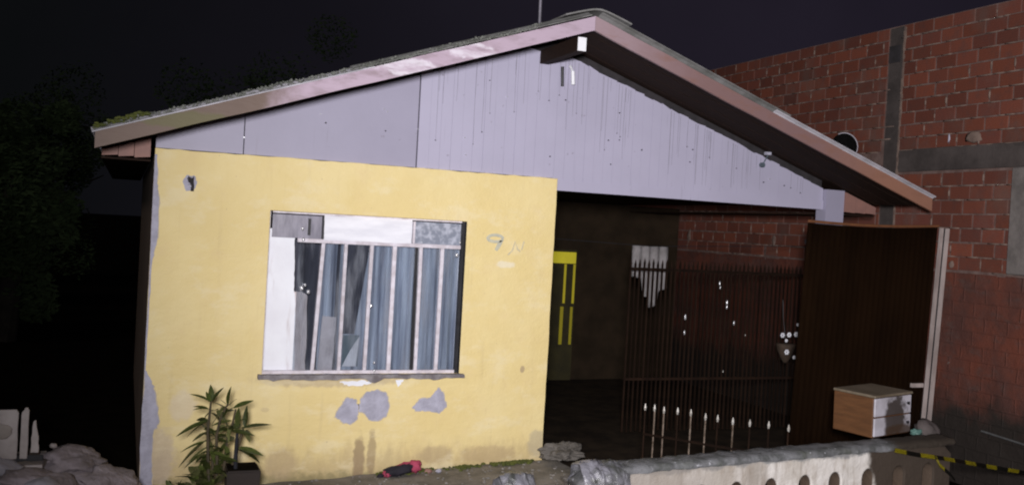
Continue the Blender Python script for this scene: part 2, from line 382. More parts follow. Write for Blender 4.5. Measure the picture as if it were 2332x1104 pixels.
def bag_mat():
    t = NT('grey_plastic_film'); col = t.mix(t.ramp(t.noise(5, 6, dist=1), .38, .62), (.20,.195,.23), (.06,.062,.06))
    t.bump(t.noise(16, 5, dist=1.5), .6, .02)
    return t.done(col, .3, 0, .5)
BAG = bag_mat()
PINK = simple('pink_cloth', (.42,.06,.12), (.28,.04,.08), 8, .8, .4, 40)
NAVY = simple('dark_cloth', (.018,.015,.025), (.010,.009,.014), 8, .85, .4, 40)
TAPEY = simple('yellow_tape', (.30,.245,.010), (.20,.165,.010), 4, .4, .1, 30)
TAPEK = simple('black_tape', (.012,.011,.009), (.008,.008,.007), 4, .4, .1, 30)
BARK = simple('dark_bark', (.03,.024,.018), (.015,.012,.01), 6, .9, .8, 20, bdist=.03)
FOL = simple('night_foliage', (.052,.075,.034), (.030,.046,.021), 2, .9, spec=.05, bump=.2, bsc=30)
GRILLEM = simple('brown_iron_bar', (.020,.0105,.0065), (.011,.006,.0045), 6, .9, .2, 40, rnd=.3, spec=.08)
TIPM = simple('pale_metal_tip', (.60,.58,.56), (.40,.37,.34), 12, .3, .1, 40, .4)
RODM = simple('scuffed_rod', (.22,.17,.14), (.06,.042,.03), 14, .6, .2, 40, spec=.2)
MARK = simple('faded_blue_grey_paint', (.56,.53,.40), (.43,.43,.37), 20, .7, .2, 40)
MARK2 = simple('faded_beige_grey_paint', (.62,.54,.36), (.54,.48,.34), 20, .7, .2, 40)
TEAL = simple('teal_plastic', (.10,.19,.17), (.06,.12,.11), 10, .5, .3, 30)
YLIT = emit_mat('lit_yellow_glass', (.42,.36,.02), .55)
YDIM = emit_mat('dim_yellow_glass', (.30,.25,.012), .14)
YELDOOR = simple('dark_yellow_door', (.035,.028,.006), (.02,.016,.004), 5, .7, .2, 30)
DISH = simple('dark_dish_back', (.012,.011,.012), (.008,.008,.008), 5, .95, spec=.02, bump=.1, bsc=30)
FLOWER = simple('white_petal', (.80,.80,.86), (.62,.62,.7), 10, .6, .2, 30)
BASK = simple('brown_basket', (.06,.038,.026), (.03,.02,.014), 14, .8, .6, 40)

# ------------------------------------------------------------------ ground
def sheet(name, x0, x1, y0, y1, zf, nx, ny, mat, label, cat, kind='structure', amp=0, fr=2, th=0):
    bm = bmesh.new(); g = []
    for j in range(ny+1):
        row = []
        for i in range(nx+1):
            x = x0+(x1-x0)*i/nx; y = y0+(y1-y0)*j/ny
            z = zf(x, y) + (amp*mnoise.fractal(Vector((x*fr, y*fr, 3)), 1, 2, 4) if amp else 0)
            row.append(bm.verts.new((x, y, z)))
        g.append(row)
    for j in range(ny):
        for i in range(nx): bm.faces.new((g[j][i], g[j][i+1], g[j+1][i+1], g[j+1][i]))
    o = obj(name, bm, mat, None, True)
    return tag(o, label, cat, None, kind)
sheet('ground', -150, 150, -60, 240, lambda x, y: -.24, 60, 60, SOIL, 'bare ground around the house, coloured dark to carry the shade', 'ground')
sheet('yard_paving', .15, 3.62, -2.3, -.001, lambda x, y: -.197+.042*x, 70, 46, SLAB, 'mossy grey concrete strip along the foot of the yellow wall', 'paving', amp=.012, fr=3)
sheet('carport_floor', 3.495, 7.68, -.2, 4.62, lambda x, y: -.10, 20, 24, INFLOOR, 'dark floor inside the open carport', 'floor', amp=.006)

# ------------------------------------------------------------------ house
house = thing('house', 'single-storey house with yellow front wall, lavender gable and dark open carport', 'house')
XM, SL = 3.396, .3409
def zlow(x): return 3.770 - SL*abs(x-XM)          # lower edge line of the verge boards
W, H = 3.489, 2.552
X0, X1, Z0, Z1 = .908, 2.630, .747, 2.110
top = [(W-.0, H)] ; n = 40
outer = [(0,-.3),(W,-.3)] + sub((W,-.3),(W,H),24,.003)[1:] + [(W,H)] + [(W-W*i/n, H + R(-.005,.004)) for i in range(1,n)] + [(0,H)] + sub((0,H),(0,-.3),20,.003)[1:]
hole = [(X0,Z0),(X0+.004,Z1),(X1,Z1),(X1,Z0)]
fw = link('front_wall', curve_mesh([outer, hole], 0, .15, .004), YEL, house)
fw['label'] = 'yellow plastered front wall with flaking paint'
def patch(name, pts, mat, th=.004, jit=.006, lab=None, n=6, par=None):
    bm = bmesh.new(); pp = ragged(pts, n, jit) if n > 1 else pts
    prism(bm, pp, -th, .002)
    if name == 'peeled_patch':
        cx_, cz_ = sum(p[0] for p in pts)/len(pts), sum(p[1] for p in pts)/len(pts)
        b2 = bmesh.new(); k_ = 1.0
        prism(b2, [(max(0, p[0]+(.010 if p[0] > cx_ else -.010)*abs(R(.1,1))), p[1]+(.010 if p[1] > cz_ else -.010)*abs(R(.1,1))) for p in pp], -th+.0018, .002)
        obj('flaked_rim', b2, RIM, fw)
    o = obj(name, bm, mat, par or fw)
    if lab: o['label'] = lab
    return o
patch('peeled_patch', [(1.532,.391),(1.577,.476),(1.629,.551),(1.706,.538),(1.735,.454),(1.723,.36),(1.661,.32),(1.602,.344)], PLASTER, lab='leftmost peeled patch below the window')
patch('peeled_patch', [(1.734,.436),(1.745,.53),(1.799,.598),(1.894,.619),(1.974,.584),(2.003,.488),(1.984,.392),(1.909,.344),(1.831,.358),(1.789,.415)], PLASTER, lab='largest rounded peeled patch below the window')
patch('peeled_patch', [(2.21,.453),(2.274,.53),(2.374,.54),(2.438,.629),(2.494,.577),(2.529,.459),(2.463,.401),(2.36,.423),(2.26,.425)], PLASTER, lab='pointed peeled patch right of the others')
patch('peeled_patch', [(0,2.50),(.018,2.50),(.027,2.264),(.048,2.161),(.050,1.848),(.020,1.673),(.012,1.289),(.008,.767),(0,.767)], PLASTER, .003, .004, lab='long thin peeled strip at the wall corner')
patch('peeled_patch', [(0,.80),(.02,.78),(.060,.697),(.094,.591),(.13,.38),(.09,.30),(.085,.12),(.10,-.13),(0,-.13)], PLASTER, .0035, .007, lab='wide peeled patch low on the wall corner')
# faded remains of the painted house number
bm = bmesh.new()
ring = [(2.905+.072*math.cos(a), 1.972+.030*math.sin(a)) for a in [k*math.pi/9 for k in range(18)]]
tube(bm, [(x, -.001, z) for x, z in ring+ring[:1]], .015, 6); tube(bm, [(2.965,-.001,1.955),(2.94,-.001,1.91),(2.915,-.001,1.865)], [.016,.022,.015], 6)
for v in bm.verts: v.co.y = max(-.004, min(.002, v.co.y))
obj('number_mark', bm, MARK, fw)['label'] = 'faded blue grey painted figure'
bm = bmesh.new()
tube(bm, [(3.035,-.001,1.83),(3.075,-.001,1.87),(3.10,-.001,1.955),(3.125,-.001,1.885),(3.155,-.001,1.865)], .009, 6); tube(bm, [(3.165,-.001,1.88),(3.185,-.001,1.96)], .008, 6)
for v in bm.verts: v.co.y = max(-.004, min(.002, v.co.y))
obj('number_mark', bm, MARK2, fw)['label'] = 'faintest beige grey painted figure'
# hole with a pipe stub and broken plaster rim
bm = bmesh.new(); pp = ragged([(.215,2.30),(.24,2.35),(.30,2.355),(.325,2.29),(.305,2.23),(.245,2.225)], 4, .008); prism(bm, pp, -.005, .002)
obj('plaster_rim', bm, PLASTER, fw)
bm = bmesh.new(); prism(bm, ragged([(.248,2.325),(.262,2.345),(.283,2.33),(.30,2.345),(.303,2.225),(.278,2.228),(.272,2.29),(.258,2.30)], 3, .004), -.009, .003)
obj('pipe_hole', bm, BLACKJOINT, fw)
bm = bmesh.new(); tube(bm, [(.268,-.03,2.265),(.268,.01,2.272)], .014, 10); obj('pipe_stub', bm, PLASTER, fw)

# other walls
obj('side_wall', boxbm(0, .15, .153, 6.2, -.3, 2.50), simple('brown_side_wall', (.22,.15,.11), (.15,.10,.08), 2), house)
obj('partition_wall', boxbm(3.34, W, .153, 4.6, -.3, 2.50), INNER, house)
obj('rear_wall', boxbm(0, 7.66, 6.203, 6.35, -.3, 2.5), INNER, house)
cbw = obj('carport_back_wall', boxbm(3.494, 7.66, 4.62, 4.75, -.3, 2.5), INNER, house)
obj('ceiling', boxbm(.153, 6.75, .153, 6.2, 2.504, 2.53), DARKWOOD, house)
bm = bmesh.new(); box(bm, 6.562, 6.795, -.012, .14, -.12, 2.655)
obj('post', bm, LAV2, house)['label'] = 'pale lavender corner post under the right eave'

# gable: dark backing, two flat panels, then narrow vertical boards
def gtop(x): return zlow(x) + (.044 if x < XM-.2 else -.012)
bm = bmesh.new(); prism(bm, [(0.01,2.50),(6.55,2.50),(6.55,zlow(6.55)+.085),(XM,zlow(XM)+.085),(.01,zlow(.01)+.085)], .062, .12)
gab = obj('gable', bm, BLACKJOINT, house); gab['label'] = 'lavender boarded gable with dark drip streaks'
def gpiece(name, xa, xb, za, mat, y0):
    bm = bmesh.new()
    pts = [(xa, za), (xb, za)]
    zb_, za_ = gtop(xb) - R(.0,.022), gtop(xa) - R(.0,.022)
    pts += [(xb, zb_)] + ([(XM, gtop(XM))] if xa < XM-.01 and xb > XM+.01 else []) + [(xa, za_)]
    prism(bm, pts, y0, .06)
    return obj(name, bm, mat, gab)
gpiece('panel', .004, .672, 2.556, LAV2, .040); gpiece('panel', .680, 2.136, 2.556, LAV2, .038)
x = 2.147
while x < 6.55:
    xb = min(x+.101, 6.556)
    if xb - x > .03:
        mid = (x+xb)/2
        gpiece('plank', x+.0006, xb-.0006, 2.556 if xb < W+.02 else 2.452+R(-.004,.004), LAV, .036+R(0,.0025))
    x = xb
# a plain lower rail hides the board ends over the carport
bm = bmesh.new(); box(bm, W+.004, 6.558, .028, .0345, 2.445, 2.54); obj('bottom_rail', bm, LAV, gab)
bm = bmesh.new()
for k in range(14):
    x = R(.4, 6.2); z = R(2.66, max(2.7, gtop(x)-.18))
    r = R(.004,.0075); tube(bm, [(x,.024,z),(x,.037,z)], r, 6)
obj('nail_head', bm, BLACKJOINT, gab)['kind'] = 'stuff'
bm = bmesh.new()
for k in range(9):
    x = R(.6, 6.2); z = R(2.66, max(2.7, gtop(x)-.15)); tube(bm, [(x,.022,z),(x,.037,z)], .006, 6)
obj('bright_nail', bm, CHROME, gab)['kind'] = 'stuff'
bm = bmesh.new(); bd = bmesh.new()
for k in range(64):                                   # thin dribbles down the boards, many ending in a bead
    x = R(2.15, 6.3); zt = gtop(x)-.03; L = min(R(.10,.75), max(.04, zt-2.6))
    if L > .06:
        zb_ = zt-L; tube(bm, [(x,.0355,zt),(x+R(-.004,.004),.0355,zt-L*.6),(x+R(-.004,.004),.0355,zb_)], [.0020,.0018,.0012], 5)
        if random.random() < .4: tube(bd, [(x,.026,zb_),(x,.037,zb_)], R(.004,.0065), 6)
obj('drip_run', bm, simple('grey_drip', (.25,.235,.29), (.19,.18,.22), 8), gab)['kind'] = 'stuff'
obj('nail_head', bd, simple('grey_nail', (.16,.15,.18), (.10,.10,.12), 8), gab)['kind'] = 'stuff'
bm = bmesh.new(); tube(bm, [(3.483,.02,3.585),(3.492,.02,3.405)], .015, 8); obj('cable_slot', bm, DARKMETAL, gab)
bm = bmesh.new(); tube(bm, [(3.572,-.02,3.545),(3.582,-.02,3.425)], .018, 10); tube(bm, [(3.566,.03,3.60),(3.570,-.015,3.55)], .012, 8); obj('conduit', bm, WHITEPAINT, gab)
bm = bmesh.new(); tube(bm, [(5.757,.0,2.85),(5.757,.036,2.85)], .026, 10); tube(bm, [(5.765,.01,2.87),(5.80,-.01,2.95)], .006, 6); obj('insulator', bm, simple('blue_grey_ceramic', (.10,.13,.16), (.08,.1,.12), 9, .4), gab)
bm = bmesh.new(); box(bm, 5.785, 5.845, -.005, .036, 2.955, 2.985); obj('bracket', bm, PLASTER, gab)

# roof: deck, soffit, verge boards, corrugated sheets, ridge cap, moss
EL, ER = -.42, 7.212; YF, YB = -.765, 6.5
def slope_slab(xa, xb, dz0, dz1, ya, yb, mat, name, par, cut=True):
    bm = bmesh.new()
    prism(bm, [(xa, zlow(xa)+dz0), (xb, zlow(xb)+dz0), (xb, zlow(xb)+dz1), (xa, zlow(xa)+dz1)], ya, yb)
    return obj(name, bm, mat, par)
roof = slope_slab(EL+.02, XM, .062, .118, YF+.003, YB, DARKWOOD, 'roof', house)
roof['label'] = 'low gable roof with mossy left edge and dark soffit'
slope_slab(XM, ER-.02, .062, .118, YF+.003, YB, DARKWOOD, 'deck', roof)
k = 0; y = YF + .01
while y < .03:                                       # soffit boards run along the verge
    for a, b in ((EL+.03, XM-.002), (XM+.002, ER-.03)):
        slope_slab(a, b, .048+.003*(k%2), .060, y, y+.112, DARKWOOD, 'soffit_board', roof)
    y += .115; k += 1
def verge(xa, xb, mat, lab):
    bm = bmesh.new(); n = 40; pts_l, pts_u = [], []
    for i in range(n+1):
        x = xa+(xb-xa)*i/n
        pts_l.append((x, zlow(x) + .006*mnoise.noise(Vector((x*2, 1, 0))))); pts_u.append((x, zlow(x)+.122 + .006*mnoise.noise(Vector((x*2.3, 5, 0)))))
    prism(bm, pts_l + pts_u[::-1], YF-.028, YF)
    o = obj('verge_board', bm, mat, roof); o['label'] = lab; return o
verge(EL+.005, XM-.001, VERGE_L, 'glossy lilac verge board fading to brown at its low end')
verge(XM+.001, ER, VERGE_R, 'pinkish brown verge board on the right slope')
# corrugated sheets; local u down the slope, v along y
def sheet_mesh(length, width):
    bm = bmesh.new(); nv = 40; rows = []
    for i in range(3):
        rows.append([bm.verts.new((length*i/2, width*j/nv, .017*math.sin(2*math.pi*(width*j/nv)/.17+1.6))) for j in range(nv+1)])
    for i in range(2):
        for j in range(nv): bm.faces.new((rows[i][j], rows[i+1][j], rows[i+1][j+1], rows[i][j+1]))
    bmesh.ops.recalc_face_normals(bm, faces=bm.faces[:])
    bmesh.ops.solidify(bm, geom=bm.faces[:], thickness=.008)
    me = bpy.data.meshes.new('corrugated_sheet'); bm.to_mesh(me); bm.free(); return me
SH = {m.name: None for m in (FIBRO, FIBROLIGHT)}
sm_l, sm_u = sheet_mesh(2.075, 1.10), sheet_mesh(2.10, 1.10)
sm_l.materials.append(FIBROLIGHT); sm_u.materials.append(FIBRO)
ang = math.atan(SL)
for side in (-1, 1):
    for row, (me, s0, lift) in enumerate(((sm_l, 1.98, .140), (sm_u, .05, .158))):
        for k in range(7):
            y = YF-.045 + k*1.05
            if side == 1: base = Matrix.Translation((XM, y, zlow(XM)+lift)) @ Matrix.Rotation(ang, 4, 'Y') @ Matrix.Translation((s0, 0, .006*(k%2)))
            else: base = Matrix.Translation((XM, y+1.10, zlow(XM)+lift)) @ Matrix.Rotation(math.pi, 4, 'Z') @ Matrix.Rotation(ang, 4, 'Y') @ Matrix.Translation((s0, 0, .006*(k%2)))
            o = bpy.data.objects.new('corrugated_sheet', me); COL.objects.link(o); o.parent = roof; o.matrix_local = base
bm = bmesh.new(); prof = []
for i in range(21):
    d = -.31 + .62*i/20
    prof.append((XM+.02+d, zlow(XM)+.166 - SL*(math.sqrt(d*d+.006)-.077)))
for k in range(7):
    ya, yb = YF-.06+k*1.05, YF-.06+k*1.05+1.09
    lo_ = [(x, z+.008*(k%2)) for x, z in prof]; prism(bm, lo_ + [(x, z+.014) for x, z in lo_[::-1]], ya, yb)
obj('ridge_cap', bm, FIBRO, roof)
bm = bmesh.new()
for k in range(2200):
    x = EL + (XM-EL-.5)*R(0,1)**.8; r = R(.004,.011)
    c = Vector((x, R(-.83,-.62), zlow(x)+.128+R(0,.05)*(.5+.7*abs(mnoise.noise(Vector((x*4,0,2)))))))
    m = Matrix.Translation(c) @ Matrix.Rotation(R(0,6), 4, (R(-1,1),R(-1,1),1)) @ Matrix.Diagonal((r*R(.8,1.7), r, r*R(.6,1.1), 1))
    bmesh.ops.create_icosphere(bm, subdivisions=1, radius=1, matrix=m)
obj('moss', bm, MOSS, roof)['kind'] = 'stuff'
bm = bmesh.new()
for k in range(90):
    x = EL-.01 + R(0,.35); r = R(.008,.02)
    bmesh.ops.create_icosphere(bm, subdivisions=1, radius=1, matrix=Matrix.Translation((x, R(-.83,-.7), zlow(x)+.14+R(0,.035))) @ Matrix.Diagonal((r*1.4, r, r*.8, 1)))
obj('moss', bm, MOSSGREEN, roof)['kind'] = 'stuff'
for x0_, x1_ in ((-.385,-.27),(-.266,-.155),(-.151,-.035)):
    bm = bmesh.new(); prism(bm, [(x0_, 2.462),(x1_, 2.462+.012),(x1_, zlow(x1_)+.03),(x0_, zlow(x0_)+.03)], -.03, .0); obj('eave_panel', bm, EAVE, roof)
for x0_, x1_ in ((6.80,6.93),(6.934,7.07),(7.074,7.205)):
    bm = bmesh.new(); prism(bm, [(x0_, 2.435),(x1_, 2.435-.006),(x1_, max(zlow(x1_)+.03, 2.45)),(x0_, zlow(x0_)+.03)], -.03, .0); obj('eave_panel', bm, EAVE, roof)
obj('eave_board', boxbm(-.39, -.03, .003, 6.2, 2.44, 2.455), DARKWOOD, roof)
obj('eave_board', boxbm(6.80, 7.21, .003, 6.2, 2.40, 2.415), DARKWOOD, roof)
rb = obj('ridge_beam', boxbm(3.262, 3.345, -.745, .3, 3.59, 3.712), DARKWOOD, house)
obj('beam_end', boxbm(3.265, 3.342, -.752, -.7455, 3.594, 3.708), WHITEPAINT, rb)

# window
YW = .07
bm = bmesh.new()
box(bm, X0+.002, X0+.016, YW-.015, YW+.02, Z0+.002, Z1-.002); 
box(bm, X0+.032, X1-.03, YW-.015, YW+.02, Z1-.016, Z1-.002); box(bm, X0+.016, X1-.03, YW-.015, YW+.02, Z0+.002, Z0+.030)
win = obj('window', bm, LILACMETAL, house); obj('stile', boxbm(X1-.0295, X1-.002, YW-.022, YW+.02, Z0+.004, Z1-.004), DARKMETAL, win)
obj('reveal_lining', boxbm(X1-.0045, X1-.001, .004, YW-.0225, Z0+.004, Z1-.004), DARKMETAL, win)
win['label'] = 'steel-framed front window with vertical bars and patched panes'
def bar(xt, zt, xb, zb, w, mat=LILACMETAL, y0=None, d=.032, name='mullion'):
    y0 = YW-.02 if y0 is None else y0
    bm = bmesh.new()
    prism(bm, [(xb-w/2, zb),(xb+w/2, zb),(xt+w/2, zt),(xt-w/2, zt)], y0, y0+d)
    return obj(name, bm, mat, win)
TZ = 1.875
bar(1.372, TZ-.018, 1.330, Z0+.032, .030); bar(1.566, TZ-.018, 1.556, Z0+.032, .028); bar(1.792, TZ-.018, 1.780, Z0+.032, .030)
bar(1.995, TZ-.018, 1.992, Z0+.032, .034); bar(2.232, TZ-.018, 2.236, Z0+.032, .030); bar(2.430, TZ-.018, 2.425, Z0+.032, .032)
bar(2.196, TZ-.018, 2.204, Z0+.032, .024, DARKMETAL, YW-.012)
bar(1.366, Z1-.026, 1.366, TZ+.018, .022, DARKMETAL); bar(2.16, Z1-.026, 2.16, TZ+.018, .02)
bm = bmesh.new(); box(bm, 1.155, X1-.032, YW-.018, YW+.018, TZ-.016, TZ+.016); obj('transom_bar', bm, LILACMETAL, win)
bm = bmesh.new(); prism(bm, ragged([(1.372,TZ+.010),(2.138,TZ+.016),(2.136,2.096),(1.368,2.094)], 6, .003), YW-.026, YW-.0195); obj('transom_panel', bm, WPANEL, win)
def pane(xa, xb, za, zb, mat, y=YW):
    bm = bmesh.new(); box(bm, xa, xb, y, y+.004, za, zb); return obj('pane', bm, mat, win)
xs = [1.155, 1.350, 1.561, 1.786, 1.994, 2.234, 2.428, X1-.032]
for a, b in zip(xs[:-1], xs[1:]): pane(a+.012, b-.012, Z0+.032, TZ-.017, GLASS)
pane(X0+.034, 1.353, TZ+.017, Z1-.026, GREYPANE)
pane(2.172, X1-.032, TZ+.017, Z1-.026, FROST); pane(2.142, 2.150, TZ+.017, Z1-.026, GREYPANE)
bm = bmesh.new(); box(bm, 1.236, 1.256, YW-.024, YW-.002, TZ+.045, 2.06); obj('catch', bm, DARKMETAL, win)
def added_glint(x, z, s=1):
    bm = blob(.016*s, .012, .02*s, .3, 2, x*9, 2); bmesh.ops.translate(bm, verts=bm.verts, vec=(x, YW-.03, z)); obj('added_glint', bm, CHROME, win, True)  # bright metal blobs added to make glints across the window
added_glint(1.199,1.882,.9); added_glint(1.187,1.972,.8); added_glint(1.206,1.475,1.1); added_glint(1.262,1.445,1); added_glint(1.232,1.50,.7); added_glint(1.806,1.338,.9); added_glint(2.562,1.805,1); added_glint(1.86,.845,.6); added_glint(1.865,.775,.7); added_glint(2.585,1.92,.6)
# rough sill with crumbled underside
bm = bmesh.new(); n = 44
up = [(X0-.035+(X1-X0+.07)*i/n, .756+R(-.004,.004)) for i in range(n+1)]
dn = [(X0-.035+(X1-X0+.07)*i/n, .720+R(-.006,.006)-.06*max(0, mnoise.noise(Vector((i*.23,4,0))))) for i in range(n+1)]
prism(bm, up + dn[::-1], -.055, -.0005); obj('sill', bm, CEMENT, win)
patch('plaster_scar', [(1.56,.69),(1.78,.70),(1.85,.68),(1.74,.652),(1.60,.662)], WBOARD, .003, .008, par=win)
patch('plaster_scar', [(2.05,.70),(2.12,.705),(2.10,.66),(2.07,.64)], WBOARD, .003, .006, par=win)

# door deep in the carport
dr = obj('door', boxbm(5.28, 5.94, 4.57, 4.618, -.1, 1.80), YELDOOR, house); dr['label'] = 'dark door deep in the carport with lit yellow glass'
obj('pane', boxbm(5.35,5.925,4.563,4.569,1.60,1.765), YLIT, dr)
for a in ((5.89,5.925,1.02,1.59),(5.745,5.78,1.02,1.59)):
    obj('pane', boxbm(a[0],a[1],4.563,4.569,a[2],a[3]), emit_mat('half_lit_yellow_glass', (.36,.30,.015), .34), dr)
for a in ((5.875,5.915,.42,.97),(5.715,5.765,.42,.97),(5.40,5.44,.5,1.5)):
    obj('pane', boxbm(a[0],a[1],4.563,4.569,a[2],a[3]), YDIM, dr)

# ------------------------------------------------------------------ things at the window
bm = bmesh.new()
def cloth(bm, x0, x1, z0, z1, yb, amp, wl, n=120, lean=0, ph=0):
    rows = []
    for j in range(9):
        t = j/8; row = []
        for i in range(n+1):
            s = i/n; x = x0+(x1-x0)*s + lean*(1-t)*(.3+s*.7)
            yy = yb + amp*(math.sin(2*math.pi*s*(x1-x0)/wl+ph+.5*math.sin(7*s)) + .5*math.sin(2*math.pi*s*(x1-x0)/wl*2.3+ph*2))*(.6+.5*(1-t))
            row.append(bm.verts.new((x, yy, z0+(z1-z0)*t)))
        rows.append(row)
    for j in range(8):
        for i in range(n): bm.faces.new((rows[j][i], rows[j][i+1], rows[j+1][i+1], rows[j+1][i]))
cloth(bm, 1.55, 2.66, .66, 2.06, .19, .020, .17); cloth(bm, 1.38, 1.52, .66, 2.0, .17, .015, .13, 30)
tag(obj('curtain', bm, CURT, None, True), 'grey-blue pleated curtain hanging behind the window bars', 'curtain')
bm = bmesh.new(); cloth(bm, 1.0, 2.66, .6, 2.08, .33, .03, .3)
tag(obj('curtain', bm, CURTD, None, True), 'dark blue inner curtain seen in the gaps behind the grey-blue one', 'curtain')
bm = bmesh.new(); cloth(bm, 1.60, 1.80, 1.08, 1.85, .155, .008, .09, 20, -.10)
tag(obj('cloth_strip', bm, CURTD, None, True), 'dark slanting cloth strip behind the third window pane', 'cloth')
bm = bmesh.new(); prism(bm, ragged([(.925,.752),(1.19,.752),(1.175,1.25),(1.160,1.42),(1.150,1.45),(1.148,1.62),(1.140,1.80),(1.135,1.965),(.93,1.962)], 5, .004), .1, .112)
tag(obj('board', bm, WBOARD), 'tall white board closing the left side of the window', 'board')
bm = bmesh.new(); prism(bm, ragged([(1.165,.752),(1.285,.752),(1.27,1.40),(1.225,1.435),(1.150,1.44)], 6, .006), .114, .122)
tag(obj('board', bm, simple('stained_pink_board', (.78,.70,.73), (.50,.43,.44), 5, .7, .3, 30, stretch=(3,1,.7))), 'stained pinkish board standing beside the tall white board in the window', 'board')
bm = bmesh.new(); prism(bm, ragged([(1.385,.752),(1.512,.752),(1.528,1.225),(1.41,1.236)], 5, .004), .125, .135)
tag(obj('board', bm, simple('pinkish_grey_board', (.74,.68,.73), (.52,.47,.50), 6, .7)), 'short pinkish grey board propped low behind the second pane', 'board')
bm = bmesh.new(); prism(bm, [(1.60,.80),(1.72,.80),(1.742,1.06),(1.66,.93)], .13, .136); box(bm, 1.60,1.74,.140,.146,.80,1.07,1)
tag(obj('paper', bm, [WBOARD, simple('teal_grey_card', (.18,.23,.27), (.12,.16,.19), 5)]), 'folded white and grey paper behind the third pane', 'paper')

# ------------------------------------------------------------------ antenna, satellite dish
bm = bmesh.new(); tube(bm, [(4.075,2,3.5),(4.06,2,4.5),(4.045,2,5.6)], .018, 10)
ant = tag(obj('antenna_pole', bm, simple('galvanised_pole', (.30,.28,.34), (.22,.21,.25), 9, .4, metal=.3)), 'thin pale antenna pole rising behind the roof ridge', 'antenna')
sd = thing('satellite_dish', 'small dark satellite dish with pale rim above the right roof slope', 'satellite dish', (7.0,.35,2.68))
Q = Matrix.Translation((.05,0,.47)) @ Matrix.Rotation(math.radians(128),4,'Z') @ Matrix.Rotation(math.radians(70),4,'X')
bm = bmesh.new(); rows = []
for i in range(7):
    r = .14*i/6
    rows.append([bm.verts.new(Q @ Vector((r*math.cos(2*math.pi*k/28), r*1.08*math.sin(2*math.pi*k/28), .055*(i/6)**2))) for k in range(28)])
for i in range(6):
    for k in range(28):
        try: bm.faces.new((rows[i][k], rows[i][(k+1)%28], rows[i+1][(k+1)%28], rows[i+1][k]))
        except ValueError: pass
bmesh.ops.solidify(bm, geom=bm.faces[:], thickness=.006); obj('reflector', bm, DISH, sd, True)
bm = bmesh.new(); tube(bm, [Q @ Vector((.14*math.cos(2*math.pi*k/28), .151*math.sin(2*math.pi*k/28), .057)) for k in range(5,17)], .006, 6); obj('rim', bm, simple('pale_rim', (.42,.40,.46), (.34,.32,.37), 8), sd)
bm = bmesh.new(); tube(bm, [(0,0,0),(0,0,.34),(.02,0,.45)], .018, 8); obj('mast', bm, DARKMETAL, sd)
bm = bmesh.new(); tube(bm, [Q @ Vector((0,-.2,.06)), Q @ Vector((0,-.08,.28))], .008, 6); obj('feed_arm', bm, DARKMETAL, sd)

# ------------------------------------------------------------------ brick wall on the right
XB = 7.685
bw = thing('brick_wall', 'tall unrendered red brick boundary wall with concrete column and beam', 'wall')
ZT, PIT, BL = 4.555, .1443, .272
bm = bmesh.new(); box(bm, XB+.007, XB+.16, -6.0, 7.0, 1.86, ZT-.004); obj('mortar_bed', bm, MORTAR, bw)
# lower smeared part: uneven surface
bm = bmesh.new(); g = []
ny, nz = 120, 30
for j in range(nz+1):
    row = []
    for i in range(ny+1):
        y = -6+13*i/ny; z = -.3+2.17*j/nz
        row.append(bm.verts.new((XB+.004-.014*mnoise.fractal(Vector((y*2.5,z*4,9)),1,2,5), y, z)))
    g.append(row)
for j in range(nz):
    for i in range(ny): bm.faces.new((g[j][i], g[j+1][i], g[j+1][i+1], g[j][i+1]))
o = obj('lower_wall', bm, SMEAR, bw, True); o['label'] = 'lower part smeared over with reddish mortar'
bm = bmesh.new(); box(bm, XB+.03, XB+.158, -6, 7, -.3, 1.857); obj('wall_core', bm, MORTAR, bw)
COLS = [(.215,.445,1.87,ZT-.006), (-1.60,-1.325,1.893,2.918)]
BEAM = (2.922, 3.164)
o = obj('concrete_column', boxbm(XB+.004, XB+.15, .222, .438, 1.868, ZT-.01, bevel=.01), CONC, bw); o['label'] = 'tall dark concrete column'
o = obj('concrete_column', boxbm(XB-.05, XB+.02, -1.60, -1.325, 1.893, 2.918, bevel=.012), simple('pale_cast_concrete', (.17,.15,.145), (.10,.088,.085), 6, .9, .6, 30), bw); o['label'] = 'short paler column stub at the right'
o = obj('concrete_beam', boxbm(XB-.004, XB+.12, -6, .215, BEAM[0], BEAM[1], bevel=.008), CONC, bw)
obj('column_gap', boxbm(XB-.002, XB+.003, .26, .43, 4.15, 4.34), BLACKJOINT, bw)
bm = bmesh.new()
for i in range(60):
    z = 1.9+2.62*i/60; w = R(.006,.02); d = R(.004,.014); box(bm, XB-d, XB+.012, .205-w, .205+R(.0,.012), z, z+.0436+R(0,.01))
obj('mortar_edge', bm, MORTARPALE, bw)['kind'] = 'stuff'
def brick_mesh(L, h):
    bm = bmesh.new(); box(bm, 0, .05, 0, L, 0, h); bmesh.ops.bevel(bm, geom=bm.edges[:], offset=.004, segments=1, affect='EDGES')
    me = bpy.data.meshes.new('brick'); bm.to_mesh(me); bm.free(); me.materials.append(BRICK); return me
meshes = {}
def px(p):
    d = Vector(p) - cam.matrix_world.translation; z = d.dot(cam_f)
    return (1166+2187.2*d.dot(cam_r)/z, 552-2187.2*d.dot(cam_u)/z) if z > .1 else (9999, 9999)
def in_view(y, z):
    u, v = px((XB, y, z))
    if not (1500 < u < 2345 and -12 < v < 1110): return False
    if u < 2122:
        roof_y = 30 + (u-1352)*.532
        soff = 440 + (u-1890)*.53 if u > 1905 else 470
        if v > roof_y+8 and v < soff - 8: return False
        if v > roof_y and u < 1560: return False
    if 1850 < u < 2125 and v > 530: return False
    return True
cand, rest = [], []
courses = [(2.475-PIT*4+PIT*k, PIT) for k in range(7)] + [(3.167+.1391*k, .1391) for k in range(10)]
